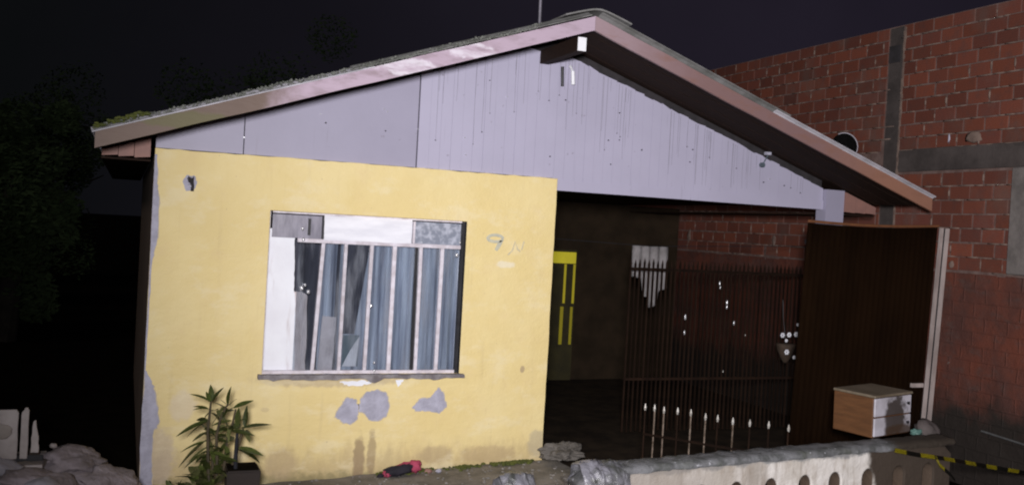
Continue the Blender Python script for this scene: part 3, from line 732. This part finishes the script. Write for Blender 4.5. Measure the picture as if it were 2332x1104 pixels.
for r, (z, pit) in enumerate(courses):
    y = -6.0 + (0 if r % 2 else -BL/2) + R(-.03,.03)
    while y < 7.0:
        L = BL + R(-.012,.012); ya, yb = y, y+L-.014
        y += L
        hz = min(pit-.015, 4.557-z)
        segs = [(ya, yb)]
        for cy0, cy1, cz0, cz1 in COLS:
            if z+hz > cz0 and z < cz1:
                ns = []
                for a, b in segs:
                    if b <= cy0 or a >= cy1: ns.append((a, b))
                    else:
                        if a < cy0-.04: ns.append((a, cy0-.004))
                        if b > cy1+.04: ns.append((cy1+.004, b))
                segs = ns
        for a, b in segs:
            mid = ((a+b)/2, z+hz/2)
            vis = in_view(*mid)
            (cand if vis else rest).append((a, b, z, hz))
cand.sort(key=lambda t: t[0])
parts, over = cand[:296], cand[296:]
mats_far = bmesh.new()
for a, b, z, hz in parts:
    L = round((b-a)/.01)*.01; key = (L, round(hz,3))
    if key not in meshes: meshes[key] = brick_mesh(L, hz)
    o = bpy.data.objects.new('brick', meshes[key]); COL.objects.link(o); o.parent = bw
    o.location = (XB+R(-.004,.005), a, z+R(-.003,.003)); o.rotation_euler = (R(-.006,.006), 0, R(-.012,.012))
for a, b, z, hz in over+rest: box(mats_far, XB+R(-.003,.004), XB+.04, a, b, z, z+hz)
o = obj('brick', mats_far, BRICKFAR, bw); o['kind'] = 'stuff'
bm = bmesh.new()
for a, b, z, hz in parts:
    if random.random() < .32:
        w, h = R(.008,.016), R(.05,hz)
        m = Matrix.Translation((XB+.002, b+.007, z+hz/2+R(-.02,.02))) @ Matrix.Diagonal((R(.006,.012), w, h*.5, 1)); bmesh.ops.create_icosphere(bm, subdivisions=1, radius=1, matrix=m)
    for _q in range(2 if random.random() < .7 else 0):
        m = Matrix.Translation((XB+.004, (a+b)/2+R(-.13,.13), z-.007)) @ Matrix.Diagonal((R(.006,.012), R(.05,.13), R(.006,.011), 1)); bmesh.ops.create_icosphere(bm, subdivisions=1, radius=1, matrix=m)
obj('mortar_squeeze', bm, MORTARPALE, bw, True)['kind'] = 'stuff'
for (y, z, sx, sz, s) in ((-.82,3.24,.11,.07,1),(-.50,3.25,.012,.06,2),(-.63,1.95,.035,.04,3),(2.3,2.1,.04,.08,4),(4.35,2.1,.06,.12,5)):
    bm = blob(.012, sx, sz, .5, 2.2, s, 2); bmesh.ops.translate(bm, verts=bm.verts, vec=(XB-.002, y, z)); obj('mortar_dab', bm, MORTARPALE if s != 2 else PLASTER, bw, True)

# ------------------------------------------------------------------ side gate
gt = thing('sheet_metal_gate', 'dark rusty corrugated metal gate leaning between carport post and brick wall', 'gate', (6.7,-.55,-.2))
def lean(x, z): return x + .04*(z-2.3)
bm = bmesh.new(); n = 96; cols = []
for i in range(n+1):
    t = i/n; x = 5.91 + (7.55-5.91)*t; zt = 2.283 + .035*t - .022*math.sin(math.pi*t)
    yy = .003*math.sin(2*math.pi*t*24)
    cols.append([bm.verts.new((lean(x,z)-6.7, yy, z+.2)) for z in (-.15, .5, 1.2, 1.8, zt)])
for i in range(n):
    for j in range(4): bm.faces.new((cols[i][j], cols[i+1][j], cols[i+1][j+1], cols[i][j+1]))
bmesh.ops.solidify(bm, geom=bm.faces[:], thickness=.003); obj('sheet', bm, GATEM, gt, True)
bm = bmesh.new(); tube(bm, [(5.91-6.7+1.64*t, -.01, 2.50+.035*t-.022*math.sin(math.pi*t)) for t in [k/12 for k in range(13)]], .013, 8); obj('top_rail', bm, GATERIM, gt)
for dx, w in ((.835,.030),(.915,.030)):
    bm = bmesh.new(); p0, p1 = (dx+.035, 2.515), (dx-.055, .50)
    prism(bm, [(p1[0]-w/2, p1[1]),(p1[0]+w/2, p1[1]),(p0[0]+w/2, p0[1]),(p0[0]-w/2, p0[1])], -.05, -.02); obj('stile', bm, RAILW, gt)
bm = bmesh.new(); prism(bm, [(.81,.50),(.835,.50),(.925,2.51),(.90,2.51)], -.028, -.018); obj('stile_gap', bm, DARKMETAL, gt)
bm = bmesh.new(); box(bm, .585, .735, -.06, -.03, .885, .925); obj('latch_bar', bm, RAILW, gt)
for z in (.6, 1.5, 2.3):
    bm = bmesh.new(); box(bm, -.78, .80, .016, .045, z-.02, z+.02); obj('cross_rail', bm, DARKMETAL, gt)
bm = blob(.13,.12,.14,.35,1.6,4,3); bmesh.ops.translate(bm, verts=bm.verts, vec=(7.27,-.85,.28))
tag(obj('rubble_sack', bm, simple('grey_sack', (.11,.09,.09), (.06,.05,.05), 6, .8, .5, 20), None, True), 'grey crumpled sack at the foot of the pale gate stile', 'sack')

# ------------------------------------------------------------------ inside the carport
gr = thing('iron_grille', 'dark brown iron bar grille across the carport', 'grille', (6.0,1.0,-.1))
for z in (1.81, .62):
    obj('rail', boxbm(-1.15, 1.28, -.018, .018, z-.014, z+.014), GRILLEM, gr)
bmB = bmesh.new(); box(bmB, -.008, .008, -.008, .008, .05, 1.86); bmesh.ops.create_cone(bmB, segments=6, radius1=.013, radius2=.001, depth=.06, cap_ends=True, matrix=Matrix.Translation((0,0,1.89)))
barme = bpy.data.meshes.new('bar'); bmB.to_mesh(barme); bmB.free(); barme.materials.append(GRILLEM)
i = 0
x = -1.14
while x < 1.27:
    o = bpy.data.objects.new('bar', barme); COL.objects.link(o); o.parent = gr; o.location = (x, R(-.003,.003), R(-.01,.01)); x += .056
for (x, z, s) in ((-.02,1.685,1),(-.01,1.64,.8),(.092,1.47,1.1),(.092,1.42,.9),(.20,1.245,1),(-.44,1.30,1.2),(-.44,1.13,1),(.36,1.11,.5),(.09,.70,.5)):
    bm = blob(.011*s, .010, .028*s, .2, 2, x*3, 2); bmesh.ops.translate(bm, verts=bm.verts, vec=(x, -.03, z)); obj('ornament', bm, CHROME if s > .7 else TIPM, gr, True)
bs = thing('hanging_basket', 'small brown hanging basket ringed with white flowers on the grille', 'flower basket', (6.86,.88,.80))
bm = bmesh.new(); rows = []
for i in range(7):
    t = i/6; r = .12*math.sin(.2+1.25*t)
    rows.append([bm.verts.new((r*math.cos(2*math.pi*k/16), r*.8*math.sin(2*math.pi*k/16), -.09+.22*t)) for k in range(16)])
for i in range(6):
    for k in range(16): bm.faces.new((rows[i][k], rows[i][(k+1)%16], rows[i+1][(k+1)%16], rows[i+1][k]))
bm.faces.new(rows[0][::-1]); bm.faces.new(rows[-1]); obj('basket', bm, BASK, bs, True)
for (x, z, r) in ((-.155,.24,.030),(-.065,.245,.030),(.03,.25,.030),(.045,.36,.018),(-.10,.18,.02),(-.085,.05,.032),(.02,-.01,.022),(.10,.06,.02)):
    bm = bmesh.new()
    for k in range(6):
        a = k*math.pi/3; bmesh.ops.create_icosphere(bm, subdivisions=1, radius=1, matrix=Matrix.Translation((x+r*.6*math.cos(a), -.13, z+r*.6*math.sin(a))) @ Matrix.Diagonal((r*.5, r*.35, r*.5, 1)))
    obj('flower', bm, FLOWER, bs, True)
bm = bmesh.new(); tube(bm, [(0,0,.13),(.005,.08,.4),(0,.1,.62)], .004, 5); obj('hanger', bm, DARKMETAL, bs)
# towel on a line behind the grille
bm = bmesh.new(); rows = []; n = 26
for i in range(n+1):
    s = i/n; x = 5.03+.47*s
    zb = 1.60 - .22*max(0, min(1, (s-.28)/.06)) - .10*max(0, min(1, (s-.45)/.05)) + .20*max(0, min(1, (s-.72)/.06)) + .012*math.sin(s*21)
    rows.append([bm.verts.new((x, 1.28+.016*math.sin(s*26)+.004*k, zb+(1.955-zb)*k/5)) for k in range(6)])
for i in range(n):
    for k in range(5): bm.faces.new((rows[i][k], rows[i+1][k], rows[i+1][k+1], rows[i][k+1]))
bmesh.ops.solidify(bm, geom=bm.faces[:], thickness=.004)
tag(obj('towel', bm, simple('white_towel', (.52,.49,.51), (.36,.33,.34), 7, .9, .3, 60), None, True), 'white towel hanging from a line behind the grille', 'towel')
bm = bmesh.new(); tube(bm, [(3.49,1.28,2.0),(5.26,1.285,1.955),(7.69,1.28,2.06)], .004, 5)
tag(obj('clothes_line', bm, DARKMETAL), 'thin dark clothes line strung across the carport', 'clothes line')
# low spear-top fence panel standing skewed behind the garden wall
sf = thing('spear_fence', 'low rusty spear-top fence panel with pale tips behind the garden wall', 'fence', (4.05,-.86,-.1))
tips = [0, .07, .14, .24, .335, .44, .525, .63, .745, .87, 1.0]
dv = Vector((4.80-4.05, -1.84+.86, 0))
for i, t in enumerate(tips):
    p = dv*t; bm = bmesh.new(); zt = .575+R(-.012,.012)+.1
    tube(bm, [(p.x,p.y,0),(p.x+R(-.004,.004),p.y,zt)], .007, 6)
    b = obj('picket', bm, RODM if i in (1,2,4,5,7) else GRILLEM, sf)
    bm = bmesh.new(); tube(bm, [(p.x,p.y,zt-.005),(p.x,p.y,zt+.02),(p.x,p.y,zt+.055)], [.007,.012,.003], 8); obj('spear_tip', bm, TIPM, b)
for z in (.12, .46):
    bm = bmesh.new(); tube(bm, [(0,0,z),(dv.x,dv.y,z)], .012, 6); obj('rail', bm, GRILLEM, sf)

# ------------------------------------------------------------------ garden wall with slots, chest of drawers, tape
gw = thing('garden_wall', 'low flaking white garden wall with round-topped slots and grey coping', 'wall')
def tz(x, z): return z + .035*(x-4.7)
outer = [(2.74,tz(2.74,-.4)),(6.16,tz(6.16,-.4))] + ragged([(6.16,tz(6.16,.0)),(6.16,tz(6.16,.462))], 6, .004)[:6] + [(6.15-.08*i, tz(6.15-.08*i,.462)+R(-.003,.003)) for i in range(1,41)] + [(2.88,tz(2.88,.43)),(2.80,tz(2.8,.36)),(2.76,.2),(2.75,.0)]
holes = []
for cx in (3.15,3.46,3.77,4.08,4.388,4.70,4.985,5.306,5.615,5.92):
    w = .055; zt = .305; pts = []
    for k in range(9): a = math.pi*k/8; pts.append((cx+w*math.cos(a), tz(cx, zt-w)+w*1.3*math.sin(a)))
    for k in range(9): a = math.pi+math.pi*k/8; pts.append((cx+w*math.cos(a), tz(cx, -.02)+w*math.sin(a)))
    holes.append(pts)
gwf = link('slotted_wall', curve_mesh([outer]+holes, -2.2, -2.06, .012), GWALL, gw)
bm = bmesh.new(); nx, nyy = 200, 9; g = []
for i in range(nx+1):
    x = 2.80+3.38*i/nx; row = []
    prof_ = [(-2.215,.455),(-2.222,.478),(-2.205,.502),(-2.15,.508),(-2.08,.508),(-2.02,.506),(-1.985,.49),(-1.985,.455)]
    for (yy, zz) in prof_:
        f = mnoise.fractal(Vector((x*9,yy*12,zz*12)),1,2,5); row.append(bm.verts.new((x, yy+.009*f, tz(x,zz)+.008*f - .10*max(0,(3.12-x)/.32)**2)))
    g.append(row)
for i in range(nx):
    for j in range(len(prof_)-1): bm.faces.new((g[i][j], g[i+1][j], g[i+1][j+1], g[i][j+1]))
bm.faces.new([v for v in g[0]]); bm.faces.new([v for v in g[-1]][::-1]); bmesh.ops.recalc_face_normals(bm, faces=bm.faces[:])
obj('coping', bm, COPE, gw, True)

ch = thing('drawer_chest', 'small two-drawer chest with orange-brown side and white fronts carrying a painted shadow on the garden wall', 'drawer chest', (5.70,-1.80,.545))
ch.rotation_euler = (0, math.radians(-1.8), math.radians(11))
o = obj('carcass', boxbm(-.24,.24,-.165,.22,.0,.325, bevel=.004), CHESTS, ch)
obj('top', boxbm(-.25,.25,-.19,.225,.3265,.348, bevel=.006), CHESTT, ch)
for z0_ in (.012,.172):
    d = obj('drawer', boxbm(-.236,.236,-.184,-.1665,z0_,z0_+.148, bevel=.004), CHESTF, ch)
    bm = bmesh.new(); tube(bm, [(.185,-.20,z0_+.085),(.185,-.183,z0_+.085)], [.014,.010], 10); obj('knob', bm, DARKMETAL, d)
bm = blob(.05,.04,.03,.5,2,9,3); bmesh.ops.translate(bm, verts=bm.verts, vec=(6.0,-1.97,.565))
tag(obj('plastic_scrap', bm, TEAL, None, True), 'teal plastic scrap beside the drawer chest on the wall end', 'scrap')
def tape(pts, w, seg, label):
    t_ = thing('barrier_tape', label, 'tape')
    fine = []
    for i in range(len(pts)-1):
        for k in range(8): fine.append(Vector(pts[i]).lerp(Vector(pts[i+1]), k/8))
    fine.append(Vector(pts[-1])); acc = 0; cur = [[], []]
    bm = bmesh.new(); prev = None
    for i, p in enumerate(fine):
        if i: acc += (p-fine[i-1]).length
        tw = .5*math.sin(acc*2.2); up = Vector((0, math.sin(tw), math.cos(tw)))*w/2
        a, b = bm.verts.new(p-up), bm.verts.new(p+up)
        if prev:
            f = bm.faces.new((prev[0], a, b, prev[1])); f.material_index = int(acc/seg) % 2
        prev = (a, b)
    bmesh.ops.solidify(bm, geom=bm.faces[:], thickness=.0015)
    obj('strip', bm, [TAPEY, TAPEK], t_)
tape([(5.50,-2.26,.50),(5.75,-2.25,.452),(6.0,-2.24,.415),(6.4,-2.16,.338),(6.8,-2.09,.262),(7.2,-2.05,.192),(7.68,-2.03,.14)], .034, .15, 'yellow and black barrier tape drooping from garden wall to brick wall')
tape([(5.95,-2.24,.42),(5.98,-2.26,.36),(6.06,-2.28,.30),(6.12,-2.29,.24)], .03, .13, 'loose torn end of yellow tape hanging down the wall end')
bm = bmesh.new(); tube(bm, [(7.655,-1.15,.35),(7.652,-1.5,.335),(7.655,-1.9,.315),(7.652,-2.6,.29)], .010, 8)
tag(obj('pipe', bm, simple('grey_pipe', (.10,.10,.105), (.05,.05,.052), 6)), 'thin grey pipe running along the foot of the brick wall', 'pipe')

# ------------------------------------------------------------------ plastic sheeting and broken concrete at the left end of the wall
def film(x0, x1, path, seed, label):
    """thin plastic film draped along a (y, z) path between x0 and x1, with creases"""
    bm = bmesh.new(); nu, nv = 64, 56; rows = []; off = Vector((seed*3.7, seed, 0))
    seg = [(Vector(path[k]), Vector(path[k+1])) for k in range(len(path)-1)]; tot = sum((b-a).length for a, b in seg)
    for i in range(nu+1):
        u = i/nu; row = []
        for k in range(nv+1):
            d = k/nv*tot; p = seg[-1][1]
            for a, b in seg:
                L = (b-a).length
                if d <= L: p = a+(b-a)*d/L; nrm = Vector((a.y-b.y, b.x-a.x)).normalized(); break
                d -= L
            e = math.sin(math.pi*u)**.5 if 0 < u < 1 else 0
            q = Vector((u*(x1-x0)*9, k/nv*tot*4.5, seed)); q += .5*mnoise.noise_vector(q*.6+off)
            c = (1-2*abs(mnoise.noise(q*.9+off))) + .45*(1-2*abs(mnoise.noise(q*2.1+off))) + .2*(1-2*abs(mnoise.noise(q*4.5+off)))
            h = .010 + .024*c*e
            row.append(bm.verts.new((x0+(x1-x0)*u + .03*mnoise.noise(Vector((k*.09, seed, u*3))), p.x - nrm.x*0 + (-nrm.x)*(-h), p.y + nrm.y*h*(1) )))
        rows.append(row)
    for i in range(nu):
        for k in range(nv): bm.faces.new((rows[i][k], rows[i+1][k], rows[i+1][k+1], rows[i][k+1]))
    return tag(obj('plastic_sheet', bm, BAG, None, True), label, 'plastic sheet')
film(2.80, 3.16, [(-2.30,.02),(-2.26,.30),(-2.22,.40),(-2.13,.455),(-2.02,.43),(-1.97,.30)], 3, 'grey crumpled plastic sheet draped over the broken left end of the garden wall')
film(2.46, 2.72, [(-1.72,-.12),(-1.66,.12),(-1.55,.24),(-1.42,.18),(-1.36,-.08)], 5, 'smaller lilac-grey plastic sheet heaped near the corner of the yellow wall')
bm = blob(.20,.14,.085,.42,1.5,6,4); o = tag(obj('concrete_block', bm, SHARD, None, False, (3.60,-.20,.07)), 'broken grey concrete lump at the carport edge beside the yellow wall', 'concrete lump')
bm = blob(.11,.09,.05,.4,1.5,12,4); o = tag(obj('concrete_block', bm, SHARD, None, False, (3.33,-1.05,.04)), 'dark lump between the yellow wall and the plastic sheet', 'concrete lump')

# ------------------------------------------------------------------ cloth and crumbs on the paving
bm = bmesh.new()
for (x, z, rx, rz, mi, ry) in ((2.10,-.055,.155,.055,0,.06),(2.23,-.03,.06,.055,1,.055),(1.985,-.085,.04,.035,1,.05),(2.13,-.022,.10,.03,1,.03),(1.93,-.10,.03,.02,0,.03)):
    b2 = blob(rx, ry, rz, .35, 1.8, x*3, 3)
    bmesh.ops.rotate(b2, verts=b2.verts, cent=(0,0,0), matrix=Matrix.Rotation(-.22,3,'Y'))
    me = bpy.data.meshes.new('tmp'); b2.to_mesh(me); b2.free(); me.transform(Matrix.Translation((x,-.12,z))); n0 = len(bm.faces); bm.from_mesh(me); bpy.data.meshes.remove(me)
    bm.faces.ensure_lookup_table()
    for f in bm.faces[n0:]: f.material_index = mi
tag(obj('cloth_bundle', bm, [NAVY, PINK], None, True), 'pink and dark cloth bundle lying at the foot of the yellow wall', 'cloth')
for i, (x, y, s, lab) in enumerate(((2.36,-.10,.035,'pinkish plaster crumb nearest the cloth bundle'),(2.45,-.12,.028,'smallest plaster crumb farther right of the cloth bundle'))):
    bm = blob(s,s*.8,s*.7,.3,1.5,i+20,2); tag(obj('plaster_crumb', bm, PLASTER if i else EAVE, None, False, (x,y,-.197+.042*x+s*.4)), lab, 'plaster')
bm = bmesh.new()
for k in range(420):
    x = R(1.9,3.45); y = -.005-abs(random.gauss(0,.045)); r = R(.006,.02)
    if mnoise.noise(Vector((x*3,0,7))) < -.05 and random.random() < .8: continue
    bmesh.ops.create_icosphere(bm, subdivisions=1, radius=1, matrix=Matrix.Translation((x,y,-.197+.042*x+.008)) @ Matrix.Diagonal((r*1.4,r,r*.8,1)))
tag(obj('moss', bm, MOSSGREEN), 'green moss growing along the foot of the yellow wall', 'moss', None, 'stuff')
bm = bmesh.new()
for k in range(520):
    x = R(.3,3.5); y = R(-1.6,-.03); r = R(.004,.014)
    bmesh.ops.create_icosphere(bm, subdivisions=1, radius=1, matrix=Matrix.Translation((x,y,-.197+.042*x+.004)) @ Matrix.Rotation(R(0,3),4,'Z') @ Matrix.Diagonal((r*1.4,r,r*.7,1)))
tag(obj('gravel', bm, simple('grit', (.30,.28,.28), (.15,.14,.13), 9), None), 'grit and crumbs scattered over the concrete strip', 'gravel', None, 'stuff')

# ------------------------------------------------------------------ potted plant
plant = thing('potted_plant', 'long-leaved potted shrub in a dark pot before the yellow wall', 'plant', (.62,-.7,-.16))
def pl(zx, zy, dy=0.):
    """picture detail measured on the plane of the plant, 0.7 m in front of the wall -> point relative to its foot"""
    u, v = 360+zx/4.525, 860+zy/4.525
    d = cam_f + (u-1166)/2187.2*cam_r - (v-552)/2187.2*cam_u
    o = cam.matrix_world.translation; t = (-.7+dy - o.y)/d.y
    return o + t*d - Vector((.62,-.7,-.16))
bm = bmesh.new(); box(bm, -.04,.21,-.13,.13,.0,.335)
for v in bm.verts:
    if v.co.z < .1: v.co.x = .085+(v.co.x-.085)*.8; v.co.y *= .8
bmesh.ops.bevel(bm, geom=bm.edges[:], offset=.012, segments=2, affect='EDGES'); obj('pot', bm, POT, plant)
obj('soil', boxbm(-.025,.195,-.115,.115,.30,.339), SOIL, plant)
def leaf_mesh(curl):
    bm = bmesh.new(); n = 8; L_, C_, R_ = [], [], []
    for i in range(n+1):
        t = i/n; w = .5*math.sin(math.pi*min(1, t*.96+.04))**.8*(1-.35*t)+.02; z = -curl*t*t
        L_.append(bm.verts.new((t, w, z+.12*w))); C_.append(bm.verts.new((t, 0, z))); R_.append(bm.verts.new((t, -w, z+.12*w)))
    for i in range(n):
        bm.faces.new((L_[i],C_[i],C_[i+1],L_[i+1])); bm.faces.new((C_[i],R_[i],R_[i+1],C_[i+1]))
    me = bpy.data.meshes.new('leaf'); bm.to_mesh(me); bm.free()
    for p in me.polygons: p.use_smooth = True
    return me
LM = {}
def leaf(a, b, w=.045, curl=.12, mat=LEAF, twist=None):
    key = (round(curl,2), mat.name)
    if key not in LM: LM[key] = leaf_mesh(curl); LM[key].materials.append(mat)
    a, b = Vector(a), Vector(b); d = b-a; L = d.length
    xax = d.normalized(); side = xax.cross(Vector((0,0,1)))
    if side.length < .05: side = Vector((0,1,0))
    side = side.normalized(); zax = side.cross(xax)*1
    if zax.z < 0: zax = -zax; 
    side = zax.cross(xax)
    rt = Matrix.Rotation(R(-.9,.9) if twist is None else twist, 3, xax); side = rt @ side; zax = rt @ zax
    # the drooping tip ends at b
    m = Matrix((xax*L, side*w, zax*L)).transposed().to_4x4(); m.translation = a
    o = bpy.data.objects.new('leaf', LM[key]); COL.objects.link(o); o.parent = plant; o.matrix_local = m
stems = [[(520,1060),(512,760),(510,560),(535,330),(545,240)], [(600,1080),(605,800),(600,600),(640,420),(700,300),(725,270)], [(640,1080),(690,850),(710,640),(760,500),(800,320)], [(560,1080),(560,800),(520,600),(505,440)], [(700,1080),(800,800),(850,600),(880,520)]]
for i, s in enumerate(stems):
    bm = bmesh.new(); tube(bm, [pl(x, y, .03*(i-2)) for x, y in s], [.013,.012,.011,.009,.007,.006][:len(s)], 7); obj('stem', bm, STEM, plant)
bm = bmesh.new(); tube(bm, [pl(795,1090,-.06), pl(800,800,-.06), pl(815,570,-.06)], [.015,.015,.011], 8); obj('stake', bm, simple('dark_stake', (.012,.012,.02), (.008,.008,.012), 7), plant)
LV = [((540,250),(345,135),.055),((540,250),(495,130),.035),((550,240),(545,60),.045),((560,240),(658,85),.04),((515,320),(355,275),.035),((720,280),(735,85),.055),((740,280),(798,200),.045),((720,290),(640,215),.06),((700,320),(580,240),.055),
 ((780,310),(985,222),.05),((895,510),(912,280),.045),((830,500),(822,300),.06),((860,520),(1172,465),.05),((890,540),(950,660),.045),((900,540),(985,590),.04),((510,440),(175,592),.055),((505,450),(275,575),.06),((510,430),(395,430),.07),
 ((510,555),(345,650),.045),((500,640),(190,912),.05),((505,650),(215,740),.03),((520,750),(248,910),.04),((530,700),(300,860),.04),((830,720),(1092,790),.07),((830,740),(1062,832),.075),((850,730),(960,800),.06),
 ((600,340),(720,440),.07),((640,380),(740,520),.06),((620,540),(760,520),.05),((620,560),(690,470),.05),((740,530),(640,640),.05),((600,620),(720,600),.045),((560,600),(430,560),.04),((760,520),(860,460),.06),((690,300),(600,310),.06),((650,300),(760,330),.06),
 ((540,780),(420,900),.05),((600,760),(690,860),.06),((560,700),(650,640),.045),((690,700),(740,820),.05),((520,620),(590,560),.05),((700,640),(800,600),.05)]
for a, b, w in LV:
    dy = R(-.10,.10); leaf(pl(*a, dy*.3), pl(*b, dy), w*1.05, random.choice((.06,.12,.18)), LEAF if random.random() < .75 else LEAFL)
for k in range(46):                                   # more blades off the stems
    st = random.choice(stems[:4]); q = random.randint(1, len(st)-2); bx_, by_ = st[q][0]+R(-8,8), st[q][1]+R(-60,60)
    a = R(.15, math.pi-.15) if random.random() < .25 else R(-math.pi, math.pi); L = R(110,230)
    leaf(pl(bx_, by_, R(-.05,.05)), pl(bx_+L*math.cos(a), by_+.55*L*math.sin(a)+25, R(-.16,.16)), R(.032,.055), random.choice((.08,.15,.22)), LEAF if random.random() < .75 else LEAFL)
for k in range(46):                                   # low dense tuft
    bx_, by_ = R(330,620), R(960,1140); a = R(-2.9,-.2)
    L = R(90,190); leaf(pl(bx_, by_, R(-.12,.08)), pl(bx_+L*math.cos(a)*1.1, by_+L*math.sin(a)*.75, R(-.15,.1)), R(.05,.085), random.choice((.12,.25)), LEAF if random.random() < .7 else LEAFL)
for k in range(9):
    bx_ = R(100,260); leaf(pl(bx_, 1150, R(-.1,.1)), pl(bx_+R(-60,60), R(1030,1090), R(-.1,.1)), .045, .12, LEAF)

# ------------------------------------------------------------------ rubble, broken slabs and chair at the far left
def heap(name, cx, cy, rx, ry, h, seed, mat, label):
    bm = bmesh.new(); n = 46; g = []
    for j in range(n+1):
        row = []
        for i in range(n+1):
            u, v = -1+2*i/n, -1+2*j/n; r = min(1, math.hypot(u, v))
            z = h*(1-r*r)**1.3*(1+.35*mnoise.fractal(Vector((u*2+seed, v*2, seed)),1,2,4)) + .03*mnoise.fractal(Vector((u*7, v*7+seed, 1)),1,2,4)*(1-r)
            row.append(bm.verts.new((cx+u*rx, cy+v*ry, -.25+z)))
        g.append(row)
    for j in range(n):
        for i in range(n): bm.faces.new((g[j][i], g[j][i+1], g[j+1][i+1], g[j+1][i]))
    return tag(obj(name, bm, mat, None, True), label, 'rubble heap')
heap('rubble_heap', -1.35, -1.15, 1.35, .8, .74, 2, HEAPL, 'pale grey rubble heap at the lower left corner')
heap('rubble_heap', -.60, -.55, .95, .6, .50, 5, HEAPD, 'brown earth heap between the pale rubble and the house corner')
def slab(loc, rot, size, seed, mat, label):
    bm = blob(size[0]*1.15, size[1]*1.15, size[2]*2.4, .34, 1.4, seed*1.37+3, 4)
    o = obj('broken_slab', bm, mat, None, True, loc); o.rotation_euler = rot; return tag(o, label, 'broken slab', None)
slab((-.47,-.55,.235), (.15,.12,.3), (.20,.16,.035), 1, HEAP, 'topmost pinkish broken slab on the brown heap')
slab((-.22,-.75,.10), (.2,.32,-.3), (.24,.18,.03), 2, HEAP, 'grey broken slab sloping down to the house corner')
slab((-.62,-1.0,.19), (.3,.22,.7), (.26,.14,.03), 3, HEAP, 'long flat slab lying between the two heaps')
slab((-.12,-1.15,.02), (.1,.2,.2), (.26,.20,.03), 4, HEAPL, 'pale slab at the very bottom beside the peeled corner')
wc = thing('plastic_chair', 'white plastic chair half hidden behind the rubble', 'chair', (-.98,-.75,-.15))
for i, (x, w, hh) in enumerate(((-.08,.50,.80),(.211,.046,.815),(.276,.044,.745))):
    bm = bmesh.new(); xw = w; pts = [(x-xw/2,.46),(x+xw/2,.46),(x+xw/2+.002,hh-.02),(x+xw/2-.012,hh),(x-xw/2+.02,hh-.004),(x-xw/2,hh-.05)]
    if i == 2: pts = [(x-xw/2,.50),(x+xw/2+.006,.50),(x+xw/2+.004,.60),(x+.004,hh-.02),(x-.012,hh-.03),(x-xw/2,.60)]
    prism(bm, ragged(pts, 3, .003), -.03, -.012); bmesh.ops.bevel(bm, geom=[e for e in bm.edges], offset=.003, segments=1, affect='EDGES'); obj('back_panel', bm, WHITE, wc)
bm = blob(.085,.008,.055,.2,1.2,4,3); bmesh.ops.translate(bm, verts=bm.verts, vec=(.06,-.031,.655)); obj('hand_grip', bm, simple('grey_grip', (.30,.26,.24), (.22,.19,.18), 6), wc, True)
bm = bmesh.new(); box(bm, -.36,.33,-.008,.0,.44,.48); obj('back_rail', bm, DARKMETAL, wc)
bm = bmesh.new(); box(bm, -.36,.33,-.01,.40,.38,.41); obj('seat', bm, WHITE, wc)
for sx in (-.34,.31):
    for sy in (.0,.38):
        bm = bmesh.new(); tube(bm, [(sx,sy,-.1),(sx,sy,.385)], .02, 8); obj('leg', bm, WHITE, wc)
bm = bmesh.new(); tube(bm, [(-.05+.17*math.cos(a), -.045, .50+.27*math.sin(a)) for a in [math.pi*k/14+1.2 for k in range(12)]], .013, 8); obj('arm', bm, simple('olive_hoop', (.05,.05,.02), (.03,.03,.015), 6), wc)
bm = blob(.03,.02,.02,.4,2,31,2); tag(obj('plastic_cup', bm, WHITE, None, True, (-.60,-.5,.33)), 'tiny pale plastic scrap right of the white chair', 'scrap')

# ------------------------------------------------------------------ dark trees behind the house
def tree(loc, h, cr, seed, label):
    t = thing('tree', label, 'tree', loc, 'dark trees behind the house'); rs = random.Random(seed)
    bm = bmesh.new(); tube(bm, [(0,0,0),(.1,.05,h*.3),(-.05,.1,h*.55),(.05,0,h*.8)], [.22,.17,.12,.05], 10)
    for k in range(7):
        a = rs.uniform(0,6.28); z = h*rs.uniform(.35,.65); r = cr*rs.uniform(.5,.8)
        tube(bm, [(0,.05,z),(r*.5*math.cos(a), r*.5*math.sin(a), z+h*.12),(r*math.cos(a), r*math.sin(a), z+h*.2)], [.07,.045,.015], 6)
    obj('trunk', bm, BARK, t)
    bm = bmesh.new(); cl = [(Vector((rs.gauss(0,.45)*cr, rs.gauss(0,.45)*cr, h*.62+rs.gauss(0,.2)*h)), cr*rs.uniform(.25,.5)) for _ in range(26)]
    for k in range(13000):
        c, r = rs.choice(cl); d = Vector((rs.gauss(0,1), rs.gauss(0,1), rs.gauss(0,.8))); p = c + d.normalized()*r*rs.uniform(.55,1)
        s = rs.uniform(.04,.085); ax = Vector((rs.uniform(-1,1), rs.uniform(-1,1), rs.uniform(-.3,.6))).normalized(); b = ax.orthogonal().normalized(); c2 = ax.cross(b)
        bm.faces.new([bm.verts.new(p+s*(x*ax+y*b)) for x, y in ((-1,0),(0,.45),(1,0),(0,-.45))])
    obj('crown', bm, FOL, t)
tree((-3.3,9.5,-.24), 2.9, 1.5, 11, 'dark bushy tree nearest the left edge, low against the night')
tree((-2.0,9.6,-.24), 3.5, 1.1, 17, 'low dark tree close behind the left eave')
tree((-6.5,13.5,-.24), 3.2, 2.2, 13, 'broad dark tree farthest left')
tree((-5.2,15.0,-.24), 4.2, 2.0, 3, 'low dark tree at the far left behind the house')
tree((3.4,19.0,-.24), 7.0, 2.2, 5, 'taller dark tree rising behind the left roof slope')
tree((-2.4,23.0,-.24), 5.2, 2.2, 8, 'distant dark tree between the other two')
